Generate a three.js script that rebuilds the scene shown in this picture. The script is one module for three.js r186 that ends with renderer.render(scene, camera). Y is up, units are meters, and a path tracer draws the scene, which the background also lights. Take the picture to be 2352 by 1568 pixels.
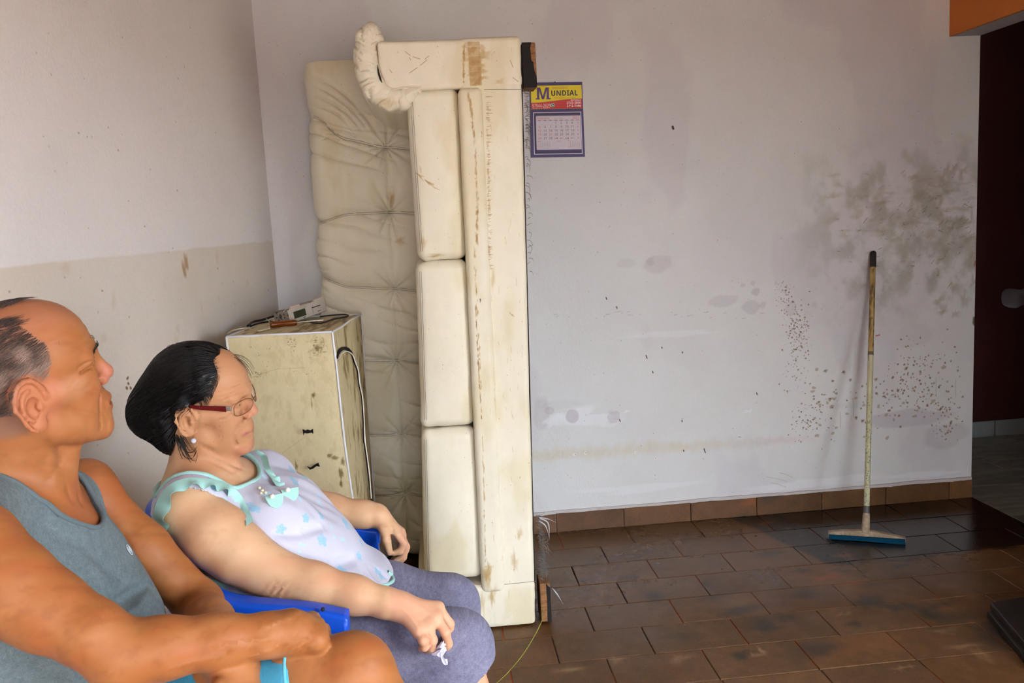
import * as THREE from 'three';
import { mergeGeometries } from 'three/addons/utils/BufferGeometryUtils.js';
import { RoundedBoxGeometry } from 'three/addons/geometries/RoundedBoxGeometry.js';

// ---------------------------------------------------------------- camera, sky, exposure
const scene = new THREE.Scene();
const renderer = new THREE.WebGLRenderer({ antialias: true });
renderer.toneMapping = THREE.LinearToneMapping;
renderer.toneMappingExposure = 2.8;
renderer.shadowMap.enabled = true;
const CAM = new THREE.Vector3(0, 1.35229, 3.63004);
const camera = new THREE.PerspectiveCamera(2 * Math.atan(784 / 2000) * 180 / Math.PI, 1.5, 0.05, 60);
camera.position.copy(CAM);
camera.rotation.order = 'YXZ';
camera.rotation.set(-0.13726, -0.08886, -0.05261);
scene.add(camera);
camera.updateMatrixWorld();
scene.background = new THREE.Color(0.86, 0.99, 1.13);     // bright overcast sky, seen through the street doorway behind the camera
scene.backgroundIntensity = 9.0;

// ---------------------------------------------------------------- helpers
let seed = 1;
const rnd = () => { seed = (seed + 0x6d2b79f5) | 0; let t = Math.imul(seed ^ (seed >>> 15), 1 | seed); t = (t + Math.imul(t ^ (t >>> 7), 61 | t)) ^ t; return ((t ^ (t >>> 14)) >>> 0) / 4294967296; };
const rr = (a, b) => a + (b - a) * rnd();
const V3 = (x, y, z) => new THREE.Vector3(x, y, z);
const clamp = (x, a, b) => x < a ? a : x > b ? b : x;
const lerp = (a, b, t) => a + (b - a) * t;
const sstep = (a, b, x) => { const t = clamp((x - a) / (b - a), 0, 1); return t * t * (3 - 2 * t); };
const ROT = new THREE.Matrix4().extractRotation(camera.matrixWorld);
const ray = (px, py) => V3((px - 1176) / 2000, -(py - 784) / 2000, -1).applyMatrix4(ROT);
function P(px, py, z) { const d = ray(px, py), t = (z - CAM.z) / d.z; return [CAM.x + d.x * t, CAM.y + d.y * t, z]; }   // a point of the place from a measured pixel and its distance
function PY(px, py, y) { const d = ray(px, py), t = (y - CAM.y) / d.y; return [CAM.x + d.x * t, y, CAM.z + d.z * t]; }

const used = {};
function numbered(n) { const k = used[n] = (used[n] ?? -1) + 1; return k ? n + '_' + String(k).padStart(3, '0') : n; }
function shade(o) { o.castShadow = o.receiveShadow = true; return o; }
function mesh(name, geo, mat, parent = scene) {
  const m = shade(new THREE.Mesh(geo, mat)); m.name = parent === scene ? numbered(name) : partName(parent, name); parent.add(m); return m;
}
function partName(p, n) { const c = p.userData_names ??= {}; const k = c[n] = (c[n] ?? -1) + 1; return k ? n + '_' + String(k).padStart(3, '0') : n; }
function thing(name, label, category, pos = [0, 0, 0]) {
  const g = new THREE.Group(); g.name = numbered(name); g.position.set(...pos); scene.add(g); g.userData = { label, category }; return g;
}
function tag(o, label, category) { o.userData.label = label; o.userData.category = category; return o; }
function struct(name, geo, mat) { const m = geo ? mesh(name, geo, mat) : new THREE.Group(); if (!geo) { m.name = numbered(name); scene.add(m); } m.userData.kind = 'structure'; return m; }

// noise
function h2(x, y) { let n = Math.imul(x | 0, 374761393) + Math.imul(y | 0, 668265263) | 0; n = Math.imul(n ^ (n >>> 13), 1274126177); return ((n ^ (n >>> 16)) >>> 0) / 4294967296; }
function vn(x, y) { const xi = Math.floor(x), yi = Math.floor(y), fx = x - xi, fy = y - yi, u = fx * fx * (3 - 2 * fx), v = fy * fy * (3 - 2 * fy);
  return lerp(lerp(h2(xi, yi), h2(xi + 1, yi), u), lerp(h2(xi, yi + 1), h2(xi + 1, yi + 1), u), v); }
function fbm(x, y, o = 4) { let s = 0, a = .5, t = 0; for (let i = 0; i < o; i++) { s += a * vn(x + i * 17.3, y - i * 9.1); t += a; x *= 2.03; y *= 2.03; a *= .5; } return s / t; }
function h3(x, y, z) { return h2(x + Math.imul(z, 7919), y + Math.imul(z, 104729)); }
function vn3(x, y, z) { const zi = Math.floor(z), fz = z - zi, w = fz * fz * (3 - 2 * fz), o = zi * 57.31; return lerp(vn(x + o, y - o * .7), vn(x + o + 57.31, y - o * .7 - 57.31 * .7), w); }
// textures
const sr = (c) => Math.round(255 * clamp(c <= .0031308 ? c * 12.92 : 1.055 * Math.pow(c, 1 / 2.4) - .055, 0, 1));
function canvas(w, h, fn) {
  const c = document.createElement('canvas'); c.width = w; c.height = h; const x = c.getContext('2d');
  if (fn) { const im = x.createImageData(w, h), d = im.data; for (let j = 0, k = 0; j < h; j++) for (let i = 0; i < w; i++, k += 4) { const v = fn(i, j); d[k] = v[0]; d[k + 1] = v[1]; d[k + 2] = v[2]; d[k + 3] = v[3] ?? 255; } x.putImageData(im, 0, 0); }
  return [c, x];
}
function tex(c, srgb = true, wrap = THREE.RepeatWrapping) { const t = new THREE.CanvasTexture(c); if (srgb) t.colorSpace = THREE.SRGBColorSpace; t.wrapS = t.wrapT = wrap; t.magFilter = THREE.LinearFilter; t.anisotropy = 8; t.needsUpdate = true; return t; }
function grey(w, h, fn) { return tex(canvas(w, h, (i, j) => { const v = clamp(fn(i, j), 0, 1) * 255; return [v, v, v]; })[0], false); }
const rgba = (c, a) => `rgba(${c[0]},${c[1]},${c[2]},${a})`;
// soft irregular blot (stain, mould, damp patch) and hard speck
function blot(x, cx, cy, rx, ry, col, a, edge = .5, n = 14, wob = .22) {
  x.save(); const ph = rnd() * 9;
  for (let k = 0; k < 5; k++) {
    const s = 1 - edge * k / 5; x.beginPath();
    for (let i = 0; i <= n; i++) { const t = i / n * Math.PI * 2, w = 1 + wob * (2 * vn(Math.cos(t) * 1.7 + ph, Math.sin(t) * 1.7 + ph * 2) - 1) * 1.6; x[i ? 'lineTo' : 'moveTo'](cx + Math.cos(t) * rx * s * w, cy + Math.sin(t) * ry * s * w); }
    x.closePath(); x.fillStyle = rgba(col, a / 5 * (1 + .2 * k)); x.fill();
  } x.restore();
}
function speck(x, cx, cy, r, col, a) { x.save(); x.translate(cx, cy); x.rotate(rnd() * 6.3); x.scale(1, rr(.55, 1)); x.beginPath(); for (let i = 0; i < 8; i++) { const t = i / 8 * 6.283, q = r * rr(.7, 1.15); x[i ? 'lineTo' : 'moveTo'](Math.cos(t) * q, Math.sin(t) * q); } x.closePath(); x.fillStyle = rgba(col, a); x.fill(); x.restore(); }
function stroke(x, pts, w, col, a) { x.beginPath(); pts.forEach((p, i) => x[i ? 'lineTo' : 'moveTo'](p[0], p[1])); x.lineWidth = w; x.lineCap = 'round'; x.lineJoin = 'round'; x.strokeStyle = rgba(col, a); x.stroke(); }
function uvXY(g, x0, y0, w, h) { const p = g.attributes.position, u = new Float32Array(p.count * 2); for (let i = 0; i < p.count; i++) { u[2 * i] = (p.getX(i) - x0) / w; u[2 * i + 1] = (p.getY(i) - y0) / h; } g.setAttribute('uv', new THREE.BufferAttribute(u, 2)); return g; }
function uvXZ(g, x0, z0, w, h) { const p = g.attributes.position, u = new Float32Array(p.count * 2); for (let i = 0; i < p.count; i++) { u[2 * i] = (p.getX(i) - x0) / w; u[2 * i + 1] = 1 - (p.getZ(i) - z0) / h; } g.setAttribute('uv', new THREE.BufferAttribute(u, 2)); return g; }
const std = (o) => new THREE.MeshStandardMaterial({ roughness: .8, ...o });
const phys = (o) => new THREE.MeshPhysicalMaterial({ roughness: .8, ...o });
function box(x0, x1, y0, y1, z0, z1) { const g = new THREE.BoxGeometry(x1 - x0, y1 - y0, z1 - z0); g.translate((x0 + x1) / 2, (y0 + y1) / 2, (z0 + z1) / 2); return g; }
function tube(pts, r, seg = 40, rad = 8, closed = false) { return new THREE.TubeGeometry(new THREE.CatmullRomCurve3(pts.map((p) => V3(...p)), closed), seg, r, rad, closed); }
function taperTube(pts, rf, seg = 40, rad = 8) { // tube whose radius changes along its length
  const c = new THREE.CatmullRomCurve3(pts.map((p) => V3(...p))), g = new THREE.TubeGeometry(c, seg, 1, rad), p = g.attributes.position;
  for (let i = 0; i <= seg; i++) { const q = c.getPointAt(i / seg), r = rf(i / seg); for (let j = 0; j <= rad; j++) { const k = i * (rad + 1) + j; p.setXYZ(k, q.x + (p.getX(k) - q.x) * r, q.y + (p.getY(k) - q.y) * r, q.z + (p.getZ(k) - q.z) * r); } }
  return g;
}

// ---------------------------------------------------------------- room shell
const H = 2.62, XC = -0.628, XE = 2.387, FLARE = .185, ZF = 6.0;     // ceiling height, back corner, right end of the back wall, splay of the left wall, street wall
const XR = 2.247;                                                      // inner face of the beam and of the right wall
const leftX = (z) => XC - FLARE * z;
const plaster = grey(512, 512, (i, j) => .35 * fbm(i / 26, j / 26, 3) + .4 * fbm(i / 6, j / 9, 2) + .25 * vn(i / 2.2, j / 2.2));
function plasterAt(w, h) { const t = plaster.clone(); t.repeat.set(w / .55, h / .55); t.needsUpdate = true; return t; }

// back wall, its dirt placed as measured
const BW = { x0: -.75, w: 3.15, y0: 0, h: 2.62, W: 2048, Hh: 1704 };
const [bwC, bw] = canvas(BW.W, BW.Hh, (i, j) => {
  const X = BW.x0 + i / BW.W * BW.w, Y = BW.h * (1 - j / BW.Hh);
  let n = fbm(X * 2.2, Y * 2.2, 4) - .5, m = fbm(X * 9 + 40, Y * 9, 3) - .5, g = vn(i / 1.6, j / 1.6) - .5;
  let r = 222 + 10 * n + 5 * m + 5 * g, G = 220 + 10 * n + 5 * m + 5 * g, b = 217 + 9 * n + 6 * m + 5 * g;
  const t = fbm(X * 3.1 + 7, Y * 1.7 + 3, 4);                          // worn whitewash patches
  if (t > .56) { const k = Math.min(1, (t - .56) * 16); r -= 5 * k; G -= 7 * k; b -= 4 * k; }
  const q = fbm(X * 4 - 9, Y * 4 + 5, 5), mold = sstep(1.35, 2.05, X + .25 * (q - .5)) * sstep(.78, 1.05, Y + .25 * (q - .5)) * (1 - sstep(1.42, 1.72, Y + .3 * (q - .5)));
  const k = mold * sstep(.36, .74, fbm(X * 16, Y * 13, 5)) * .62; r -= 62 * k; G -= 62 * k; b -= 76 * k;
  return [r, G, b];
});
const wpx = (px, py) => { const p = P(px, py, 0); return [(p[0] - BW.x0) / BW.w * BW.W, (1 - p[1] / BW.h) * BW.Hh]; };
{ const U = BW.W / BW.w;
  const damp = [176, 164, 172];
  for (const [px, py, rx, ry, a] of [[1510, 605, 40, 22, .3], [1493, 601, 12, 11, .35], [1440, 605, 26, 14, .2], [1735, 670, 12, 11, .5], [1729, 650, 7, 7, .4], [1706, 655, 8, 6, .4], [1660, 690, 42, 16, .35], [1725, 705, 24, 20, .45], [1752, 700, 9, 10, .35], [1815, 708, 17, 22, .35], [1870, 700, 8, 8, .25], [1782, 650, 5, 5, .4], [1245, 955, 22, 46, .35], [1315, 955, 16, 18, .3], [1405, 960, 20, 20, .25], [1290, 930, 60, 12, .15], [1960, 930, 70, 10, .15], [2080, 960, 120, 26, .5], [2170, 1000, 60, 40, .45], [1985, 830, 30, 80, .2], [2100, 770, 60, 40, .2], [1350, 1040, 5, 5, .1]]) { const [x, y] = wpx(px, py); blot(bw, x, y, rx * 1.15, ry * 1.15, damp, a * .55, .25, 40, .14); }
  for (const [px, py, rx, ry, a] of [[1330, 957, 75, 22, .8], [1270, 965, 22, 18, .7], [1400, 970, 30, 12, .6], [1720, 945, 14, 5, .8], [1440, 944, 10, 6, .8], [1560, 768, 160, 10, .35], [1900, 1105, 190, 14, .5], [2130, 1088, 90, 12, .5], [1500, 1120, 160, 14, .35]]) { const [x, y] = wpx(px, py); blot(bw, x, y, rx * 1.2, ry * 1.2, [238, 238, 240], a * .8, .35, 40, .4); }
  for (const [px, py, rx, ry, a] of [[1315, 957, 17, 18, .55], [1262, 943, 12, 10, .4], [1410, 958, 16, 16, .4]]) { const [x, y] = wpx(px, py); blot(bw, x, y, rx * 1.2, ry * 1.2, damp, a * .6, .12, 40, .08); }
  // old flood line: ochre band
  for (let px = 1215; px < 1960; px += 5) { const c = 1047 - (px - 1230) * .062, f = sstep(1960, 1500, px) * .8 + .2, [x, y] = wpx(px, c + rr(-4, 4)); blot(bw, x, y, 13, rr(20, 36) * (1 - .35 * sstep(1300, 1900, px)), [196, 176, 136], .09 * f, .6, 16, .3); }
  for (let k = 0; k < 26; k++) { const [x, y] = wpx(rr(1240, 1760), rr(716, 732)); stroke(bw, [[x, y], [x + rr(2, 14), y - rr(0, 2)]], 1.2, [120, 100, 80], .35); }
  // mud spatters
  const mud = [[122, 98, 70], [96, 74, 54], [140, 112, 84]];
  const cluster = (n, cx, cy, sx, sy, r0, r1, a = .8) => { for (let k = 0; k < n; k++) { const g1 = (rnd() + rnd() + rnd() - 1.5) * .9, g2 = (rnd() + rnd() + rnd() - 1.5) * .9, [x, y] = wpx(cx + g1 * sx, cy + g2 * sy); speck(bw, x, y, rr(r0, r1), mud[(rnd() * 3) | 0], a * rr(.5, 1)); } };
  cluster(70, 1800, 680, 22, 40, 1, 2.6); cluster(150, 1832, 755, 30, 70, 1, 3.2); cluster(60, 1825, 830, 40, 90, 1, 3); cluster(130, 2110, 860, 90, 90, 1.2, 4.2); cluster(90, 2060, 920, 120, 70, 1.2, 4.6); cluster(60, 1880, 945, 60, 60, 1.2, 4); cluster(60, 2175, 950, 45, 80, 1.2, 4); cluster(40, 1850, 985, 40, 40, 1, 3);
  for (let k = 0; k < 40; k++) { const [x, y] = wpx(rr(1860, 2220), rr(840, 1010)); blot(bw, x, y, rr(4, 8), rr(3, 7), [150, 124, 92], .45, .3, 20, .25); if (rnd() < .3) speck(bw, x, y, 3, mud[1], .6); }
  for (const [px, py] of [[2150, 866], [2195, 872], [1960, 915], [1930, 945]]) { const [x, y] = wpx(px, py); stroke(bw, [[x, y], [x + 1, y + rr(30, 60)]], 1.6, [170, 150, 120], .5); }
  // scuffs at the upper right
  for (let k = 0; k < 160; k++) { const px = 2235 - Math.abs(rnd() + rnd() - 1) * 330, py = 520 + (rnd() + rnd() - 1) * 150, [x, y] = wpx(px, py), l = rr(3, 16), s = rr(-1, .4); stroke(bw, [[x, y], [x + l * .8, y + l * s]], rr(.8, 2.6), [108, 96, 66], rr(.15, .5)); }
  for (let k = 0; k < 60; k++) { const [x, y] = wpx(rr(1900, 2235), rr(400, 560)); blot(bw, x, y, rr(8, 34), rr(5, 16), [150, 136, 100], .16, .7, 20, .5); }
  for (let k = 0; k < 26; k++) { const [x, y] = wpx(rr(2150, 2242), rr(380, 720)); blot(bw, x, y, rr(6, 22), rr(10, 30), [124, 112, 78], .2, .7, 20, .5); }
  for (const [px, py, rx, ry] of [[2238, 735, 6, 18], [2240, 835, 3, 10]]) { const [x, y] = wpx(px, py); blot(bw, x, y, rx, ry, [80, 78, 46], .8, .4, 20, .3); }
  for (const [px, py, h] of [[2243, 625, 30], [2240, 600, 12]]) { const [x, y] = wpx(px, py); stroke(bw, [[x, y], [x - 2, y + h]], 3, [190, 50, 30], .7); }
  { const [x, y] = wpx(2012, 771); stroke(bw, [[x, y], [x + 11, y - 2]], 2.6, [170, 50, 40], .9); const [a, b] = wpx(1696, 1003); stroke(bw, [[a, b], [a + 7, b + 1]], 1.5, [180, 90, 80], .8); }
  // specks all over, larger low down
  for (let k = 0; k < 520; k++) { const px = rr(600, 2235), py = rr(10, 1120), [x, y] = wpx(px, py); speck(bw, x, y, rr(.6, 1.7), [120, 96, 78], rr(.2, .6)); }
  for (const [px, py, l, s] of [[1416, 704, 5, 0], [1484, 816, 8, 3], [1520, 797, 3, 0], [1499, 853, 4, -2], [1567, 808, 3, -1], [1423, 963, 6, -4], [1617, 1030, 12, 12], [1738, 902, 5, -3], [1566, 965, 4, 4], [1570, 1033, 4, 3], [1545, 291, 5, 0], [1392, 683, 5, 1]]) { const [x, y] = wpx(px, py); stroke(bw, [[x, y], [x + l * .3, y + l]], px === 1545 ? 6 : 2.6, [58, 40, 32], .9); }
  // scratches and lifted paint above the baseboard
  for (let k = 0; k < 70; k++) { const px = rr(1245, 2230), base = 1183 - (px - 1245) * .0775, [x, y] = wpx(px, base - rr(1, 9)); stroke(bw, [[x, y], [x + rr(12, 60), y + rr(-2, 2)]], rr(.8, 2), k % 2 ? [150, 128, 104] : [240, 238, 236], rr(.3, .7)); }
  for (const [px, py, l] of [[1760, 1095, 60], [1790, 1085, 40], [1770, 1108, 46]]) { const [x, y] = wpx(px, py); stroke(bw, [[x, y], [x + l * .5, y + 7], [x + l, y + 18]], 1.4, [186, 176, 150], .8); }
  for (const [px, py] of [[1345, 1040], [1320, 1044], [1460, 1040], [1505, 1052]]) { const [x, y] = wpx(px, py); speck(bw, x, y, 5, [238, 236, 234], .9); speck(bw, x + 1, y, 2, [150, 120, 110], .8); }
  for (let k = 0; k < 50; k++) { const px = rr(1300, 2120), [x, y] = wpx(px, 1184 - (px - 1245) * .0775 + rr(-4, 1)); stroke(bw, [[x, y], [x + rr(4, 26), y]], rr(1.5, 3.5), [214, 60, 84], rr(.25, .8)); }
}
const backMat = std({ map: tex(bwC, true, THREE.ClampToEdgeWrapping), roughness: .78, bumpMap: plasterAt(BW.w, BW.h), bumpScale: .0011 });
struct('wall_back', uvXY(box(-.75, XE, -.06, H, -.13, 0), BW.x0, BW.y0, BW.w, BW.h), backMat);

// left wall, a flood line across it
const LL = Math.hypot(ZF, ZF * FLARE), LA = Math.atan(FLARE);
const [lwC, lw] = canvas(2048, 1166, (i, j) => {
  const s = i / 2048 * LL, Y = H * (1 - j / 1166), n = fbm(s * 2, Y * 2, 4) - .5, m = fbm(s * 9, Y * 6, 3) - .5, g = vn(i / 1.6, j / 1.6) - .5;
  let r = 222 + 9 * n + 4 * m + 4 * g, G = 215 + 9 * n + 4 * m + 4 * g, b = 212 + 9 * n + 4 * m + 4 * g;
  const k = sstep(.003, -.004, Y - (1.325 - .008 * s) + .006 * (fbm(s * 14, 3, 2) - .5)) * (.6 + .5 * fbm(s * 3, Y * 5, 3)); r -= 14 * k; G -= 19 * k; b -= 30 * k;
  return [r, G, b];
});
{ const lpx = (s, y) => [s / LL * 2048, (1 - y / H) * 1166];
  for (let k = 0; k < 260; k++) { const [x, y] = lpx(rr(0, 2.4), rr(.4, 2.5)); speck(lw, x, y, rr(.6, 1.6), [120, 92, 74], rr(.25, .7)); }
  for (let k = 0; k < 14; k++) { const [x, y] = lpx(rr(.3, 2), rr(1.0, 1.3)); blot(lw, x, y, rr(3, 9), rr(6, 16), [190, 160, 128], .2, .7, 20, .4); }
  for (const [s, y] of [[.78, 1.27], [.8, 1.245]]) { const p = lpx(s, y); blot(lw, p[0], p[1], 5, 14, [150, 112, 70], .7, .6, 20, .4); }
  for (const [s, y] of [[1.2, .98], [1.2, .965], [1.19, .95], [1.21, .955]]) { const p = lpx(s, y); speck(lw, p[0], p[1], 2.6, [90, 60, 40], .9); }
}
{ const g = uvXY(box(0, LL, 0, H, -.13, 0), 0, 0, LL, H);
  g.translate(0, 0, 0); const m = struct('wall_left', g, std({ map: tex(lwC, true, THREE.ClampToEdgeWrapping), roughness: .78, bumpMap: plasterAt(LL, H), bumpScale: .0012 }));
  m.position.set(leftX(ZF), 0, ZF); m.rotation.y = Math.PI / 2 - LA;   // runs from the street wall to the back corner, its face towards the room
  const u = g.attributes.uv; for (let i = 0; i < u.count; i++) u.setX(i, 1 - u.getX(i)); }
const paint = std({ color: new THREE.Color().setRGB(.62, .58, .55), bumpMap: plasterAt(3, 2.6), bumpScale: .002 });
const orange = std({ color: new THREE.Color().setRGB(.62, .17, .015), roughness: .6, bumpMap: plasterAt(2, .5), bumpScale: .002 });
struct('wall_front', mergeGeometries([box(-2.05, -.1, 0, H, ZF, ZF + .15), box(.9, XE, 0, H, ZF, ZF + .15), box(-.1, .9, 2.0, H, ZF, ZF + .15)]), paint);   // with a door opening behind the photographer
// the daylight comes through a wide doorway in the right wall, nearer than the frame shows
const DZ0 = 3.1, DZ1 = 5.4, DH = 2.0;
// right side: wall near the street, then a wide opening under an orange beam
const ZO = 1.25;
struct('wall_right', mergeGeometries([box(XR, XE, 0, H, ZO, DZ0), box(XR, XE, 0, H, DZ1, ZF), box(XR, XE, DH, H, DZ0, DZ1)]), paint);
struct('ceiling', box(-2.05, XE, H, H + .12, -.13, ZF + .15), std({ color: new THREE.Color().setRGB(.34, .23, .165) }));
{ const b = struct('trim_1'); b.userData.label = 'orange painted beam over the wide opening at the right';
  const yb = 2.028; mesh('beam_face', box(XR, XR + .012, yb, H, .001, ZO), orange, b); mesh('beam_soffit', box(XR + .012, XE, yb, H, 0, ZO), std({ color: new THREE.Color().setRGB(.42, .39, .38) }), b); }
// the dark room beyond the opening
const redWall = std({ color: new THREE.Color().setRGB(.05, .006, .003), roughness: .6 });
struct('wall_beyond', box(XE - .2, 5.6, 0, H, -1.08, -.93), redWall);
struct('wall_far', box(5.45, 5.6, 0, H, -.93, 1.6), redWall);
struct('wall_near', box(XE, 5.6, 0, H, 1.45, 1.6), redWall);
struct('wall_return', box(XE - .2, XE - .06, 0, H, -.93, -.13), redWall);
struct('ceiling_beyond', box(XE, 5.6, H, H + .12, -1.08, 1.6), std({ color: new THREE.Color().setRGB(.3, .2, .17) }));
// ---- floors: every tile is its own piece
const TL = .30, TW = .18367, TZ1 = .21327, GAP = .0032;
const FM = { x0: -.2, w: 2.6, z0: 0, h: 1.9, W: 2048, Hh: 1496 };
const fpx = (px, py) => { const p = PY(px, py, 0); return [(p[0] - FM.x0) / FM.w * FM.W, (p[2] - FM.z0) / FM.h * FM.Hh]; };
const [flC, fl] = canvas(FM.W, FM.Hh, (i, j) => {
  const X = i / FM.W * FM.w, Zz = j / FM.Hh * FM.h, n = fbm(X * 5, Zz * 5, 4) - .5, m = fbm(X * 28, Zz * 28, 3) - .5, g = vn(i / 1.7, j / 1.7) - .5, q = h2(i, j) > .988 ? 40 : h2(i + 99, j) > .97 ? -24 : 0;
  const e = 26 * n + 22 * m + 16 * g + q; const wet = sstep(-.015, .015, X - (1.45 + .3 * Zz) + .04 * (fbm(X * 6, Zz * 6, 4) - .5)) * sstep(.63, .55, Zz + .1 * (fbm(X * 6, Zz * 6, 4) - .5)), k = 1 - .62 * wet; return [(104 + e) * k, (70 + e * .75) * k, (37 + e * .55) * k];
});
{ const smear = [44, 38, 30];
  for (const [px, py, rx, ry, a] of [[1500, 1370, 34, 18, .5], [1640, 1370, 60, 20, .35], [1770, 1270, 50, 20, .4], [1700, 1400, 70, 24, .4], [1760, 1440, 46, 22, .75], [1810, 1420, 40, 16, .5], [1850, 1365, 50, 20, .45], [1990, 1380, 44, 20, .6], [2085, 1390, 20, 20, .5], [2060, 1395, 26, 16, .7], [2140, 1410, 34, 24, .75], [2160, 1390, 40, 14, .6], [1965, 1430, 20, 8, .6], [1880, 1490, 60, 26, .5], [1700, 1505, 22, 12, .7], [1840, 1310, 30, 12, .45], [1930, 1308, 34, 10, .5], [2070, 1300, 26, 8, .55], [1620, 1345, 40, 14, .3], [1990, 1340, 60, 16, .4], [1440, 1325, 40, 14, .25], [2200, 1420, 60, 20, .4], [1560, 1460, 60, 14, .25], [2280, 1455, 50, 60, .5]]) { const [x, y] = fpx(px, py); for (let k = 0; k < 3; k++) blot(fl, x + rr(-12, 12), y + rr(-10, 10), rx * rr(.8, 1.3), ry * rr(1.2, 2.6), smear, a * .55, .75, 30, .45); }
  for (const [px, py, rx, ry, a] of [[1940, 1275, 36, 16, .6], [1900, 1325, 70, 16, .5], [1760, 1200, 40, 12, .45], [1720, 1215, 40, 10, .35], [1960, 1340, 40, 16, .35], [2170, 1395, 30, 14, .35], [1450, 1360, 40, 14, .2], [2000, 1480, 120, 30, .25]]) { const [x, y] = fpx(px, py); blot(fl, x, y, rx, ry * 2, [156, 84, 38], a, .7, 30, .4); }
  for (const [px, py, rx, ry, a] of [[1300, 1540, 60, 14, .35], [1400, 1520, 50, 12, .3], [1560, 1515, 40, 12, .3], [1740, 1500, 26, 12, .6], [2080, 1535, 30, 10, .4], [2210, 1480, 60, 10, .3], [2250, 1500, 30, 30, .25], [2180, 1450, 50, 8, .3], [1940, 1410, 26, 8, .4]]) { const [x, y] = fpx(px, py); for (let k = 0; k < 4; k++) blot(fl, x + rr(-20, 20), y + rr(-14, 14), rx * rr(.3, .9), ry * rr(.5, 2), [176, 146, 112], a * .6, .7, 30, .5); }
  for (let k = 0; k < 200; k++) { const x = rnd() * FM.W, y = rnd() * FM.Hh; speck(fl, x, y, rr(.8, 2.4), k % 3 ? [40, 30, 24] : [200, 180, 160], rr(.3, .8)); }
}
// wetness: a film of water lies against the back wall at the right, the rest is damp
const PX0 = .625 + .3 * 3 - .055;                                       // the pool stops at a joint
const rough = grey(1024, 748, (i, j) => {
  const X = FM.x0 + i / 1024 * FM.w, Zz = j / 748 * FM.h, q = fbm(X * 6, Zz * 6, 4) - .5, f = fbm(X * 40, Zz * 40, 3) - .5;
  const wet = sstep(-.02, .03, X - (1.45 + .3 * Zz) + .04 * q) * sstep(.62, .54, Zz + .1 * q);
  const dampness = sstep(1.3, .5, Zz + .5 * q);
  return lerp(lerp(.6, .3, dampness) + .10 * f + .14 * q, .04, wet);
});
const flT = tex(flC, true, THREE.MirroredRepeatWrapping); rough.wrapS = rough.wrapT = THREE.MirroredRepeatWrapping;
const grain = grey(512, 512, (i, j) => .5 * vn(i / 3, j / 3) + .35 * vn(i / 7 + 9, j / 7) + .15 * h2(i, j)); grain.repeat.set(FM.w / .2, FM.h / .2);
const tileMat = phys({ map: flT, roughnessMap: rough, roughness: 1, bumpMap: grain, bumpScale: .00035, vertexColors: true, specularIntensity: 1 });
const grout = std({ vertexColors: false, map: tex(canvas(512, 512, (i, j) => { const k = sstep(.42, .56, fbm(i / 60, j / 60, 4)); return [lerp(58, 206, k), lerp(36, 78, k), lerp(26, 30, k)]; })[0]), roughness: .8 });
const floor = struct('floor');
mesh('grout', uvXZ(box(-2.05, XE, -.06, -.0035, 0, ZF + .15), 0, 0, 1.3, 1.3), grout, floor);
const OFF = [.47361, .62548, .47502, .61486, .46149, .31777, .46326];
function tileGeo(x0, x1, z0, z1, tone, y = 0, th = .012, b = .0016) { // bevelled slab: top face, four chamfers, four sides
  const t = [[x0 + b, y, z0 + b], [x1 - b, y, z0 + b], [x1 - b, y, z1 - b], [x0 + b, y, z1 - b]], m = [[x0, y - b, z0], [x1, y - b, z0], [x1, y - b, z1], [x0, y - b, z1]], l = m.map((p) => [p[0], y - th, p[2]]);
  const pos = [], quad = (a, c, d, e) => pos.push(...a, ...c, ...d, ...a, ...d, ...e);
  quad(t[3], t[2], t[1], t[0]); for (let i = 0; i < 4; i++) { const j = (i + 1) % 4; quad(t[i], t[j], m[j], m[i]); quad(m[i], m[j], l[j], l[i]); }
  const g = new THREE.BufferGeometry(); g.setAttribute('position', new THREE.Float32BufferAttribute(pos, 3)); g.computeVertexNormals();
  const c = new Float32Array(pos.length); for (let i = 0; i < c.length; i += 3) { c[i] = tone[0]; c[i + 1] = tone[1]; c[i + 2] = tone[2]; } g.setAttribute('color', new THREE.BufferAttribute(c, 3)); return g;
}
for (let r = 0, z = 0; z < 4.6; r++) {
  const z0 = r ? TZ1 + (r - 1) * TW : 0.004, z1 = TZ1 + r * TW, o = OFF[r % 7] + (r > 6 ? rr(-.03, .03) : 0); z = z1;
  for (let k = Math.floor((leftX(z0) - o) / TL); ; k++) {
    let x0 = Math.max(o + k * TL, leftX(z0) + .01), x1 = Math.min(o + (k + 1) * TL, XE); if (x0 > XE - .02) break; if (x1 - x0 < .02) continue;
    const t = rr(.86, 1.12), w = rr(-.05, .05);
    mesh('tile', uvXZ(tileGeo(x0 + GAP / 2, x1 - GAP / 2, z0 + GAP / 2, z1 - GAP / 2, [t + w, t, t - w], rr(-.0006, .0006)), FM.x0, FM.z0, FM.w, FM.h), tileMat, floor);
  }
}
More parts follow.
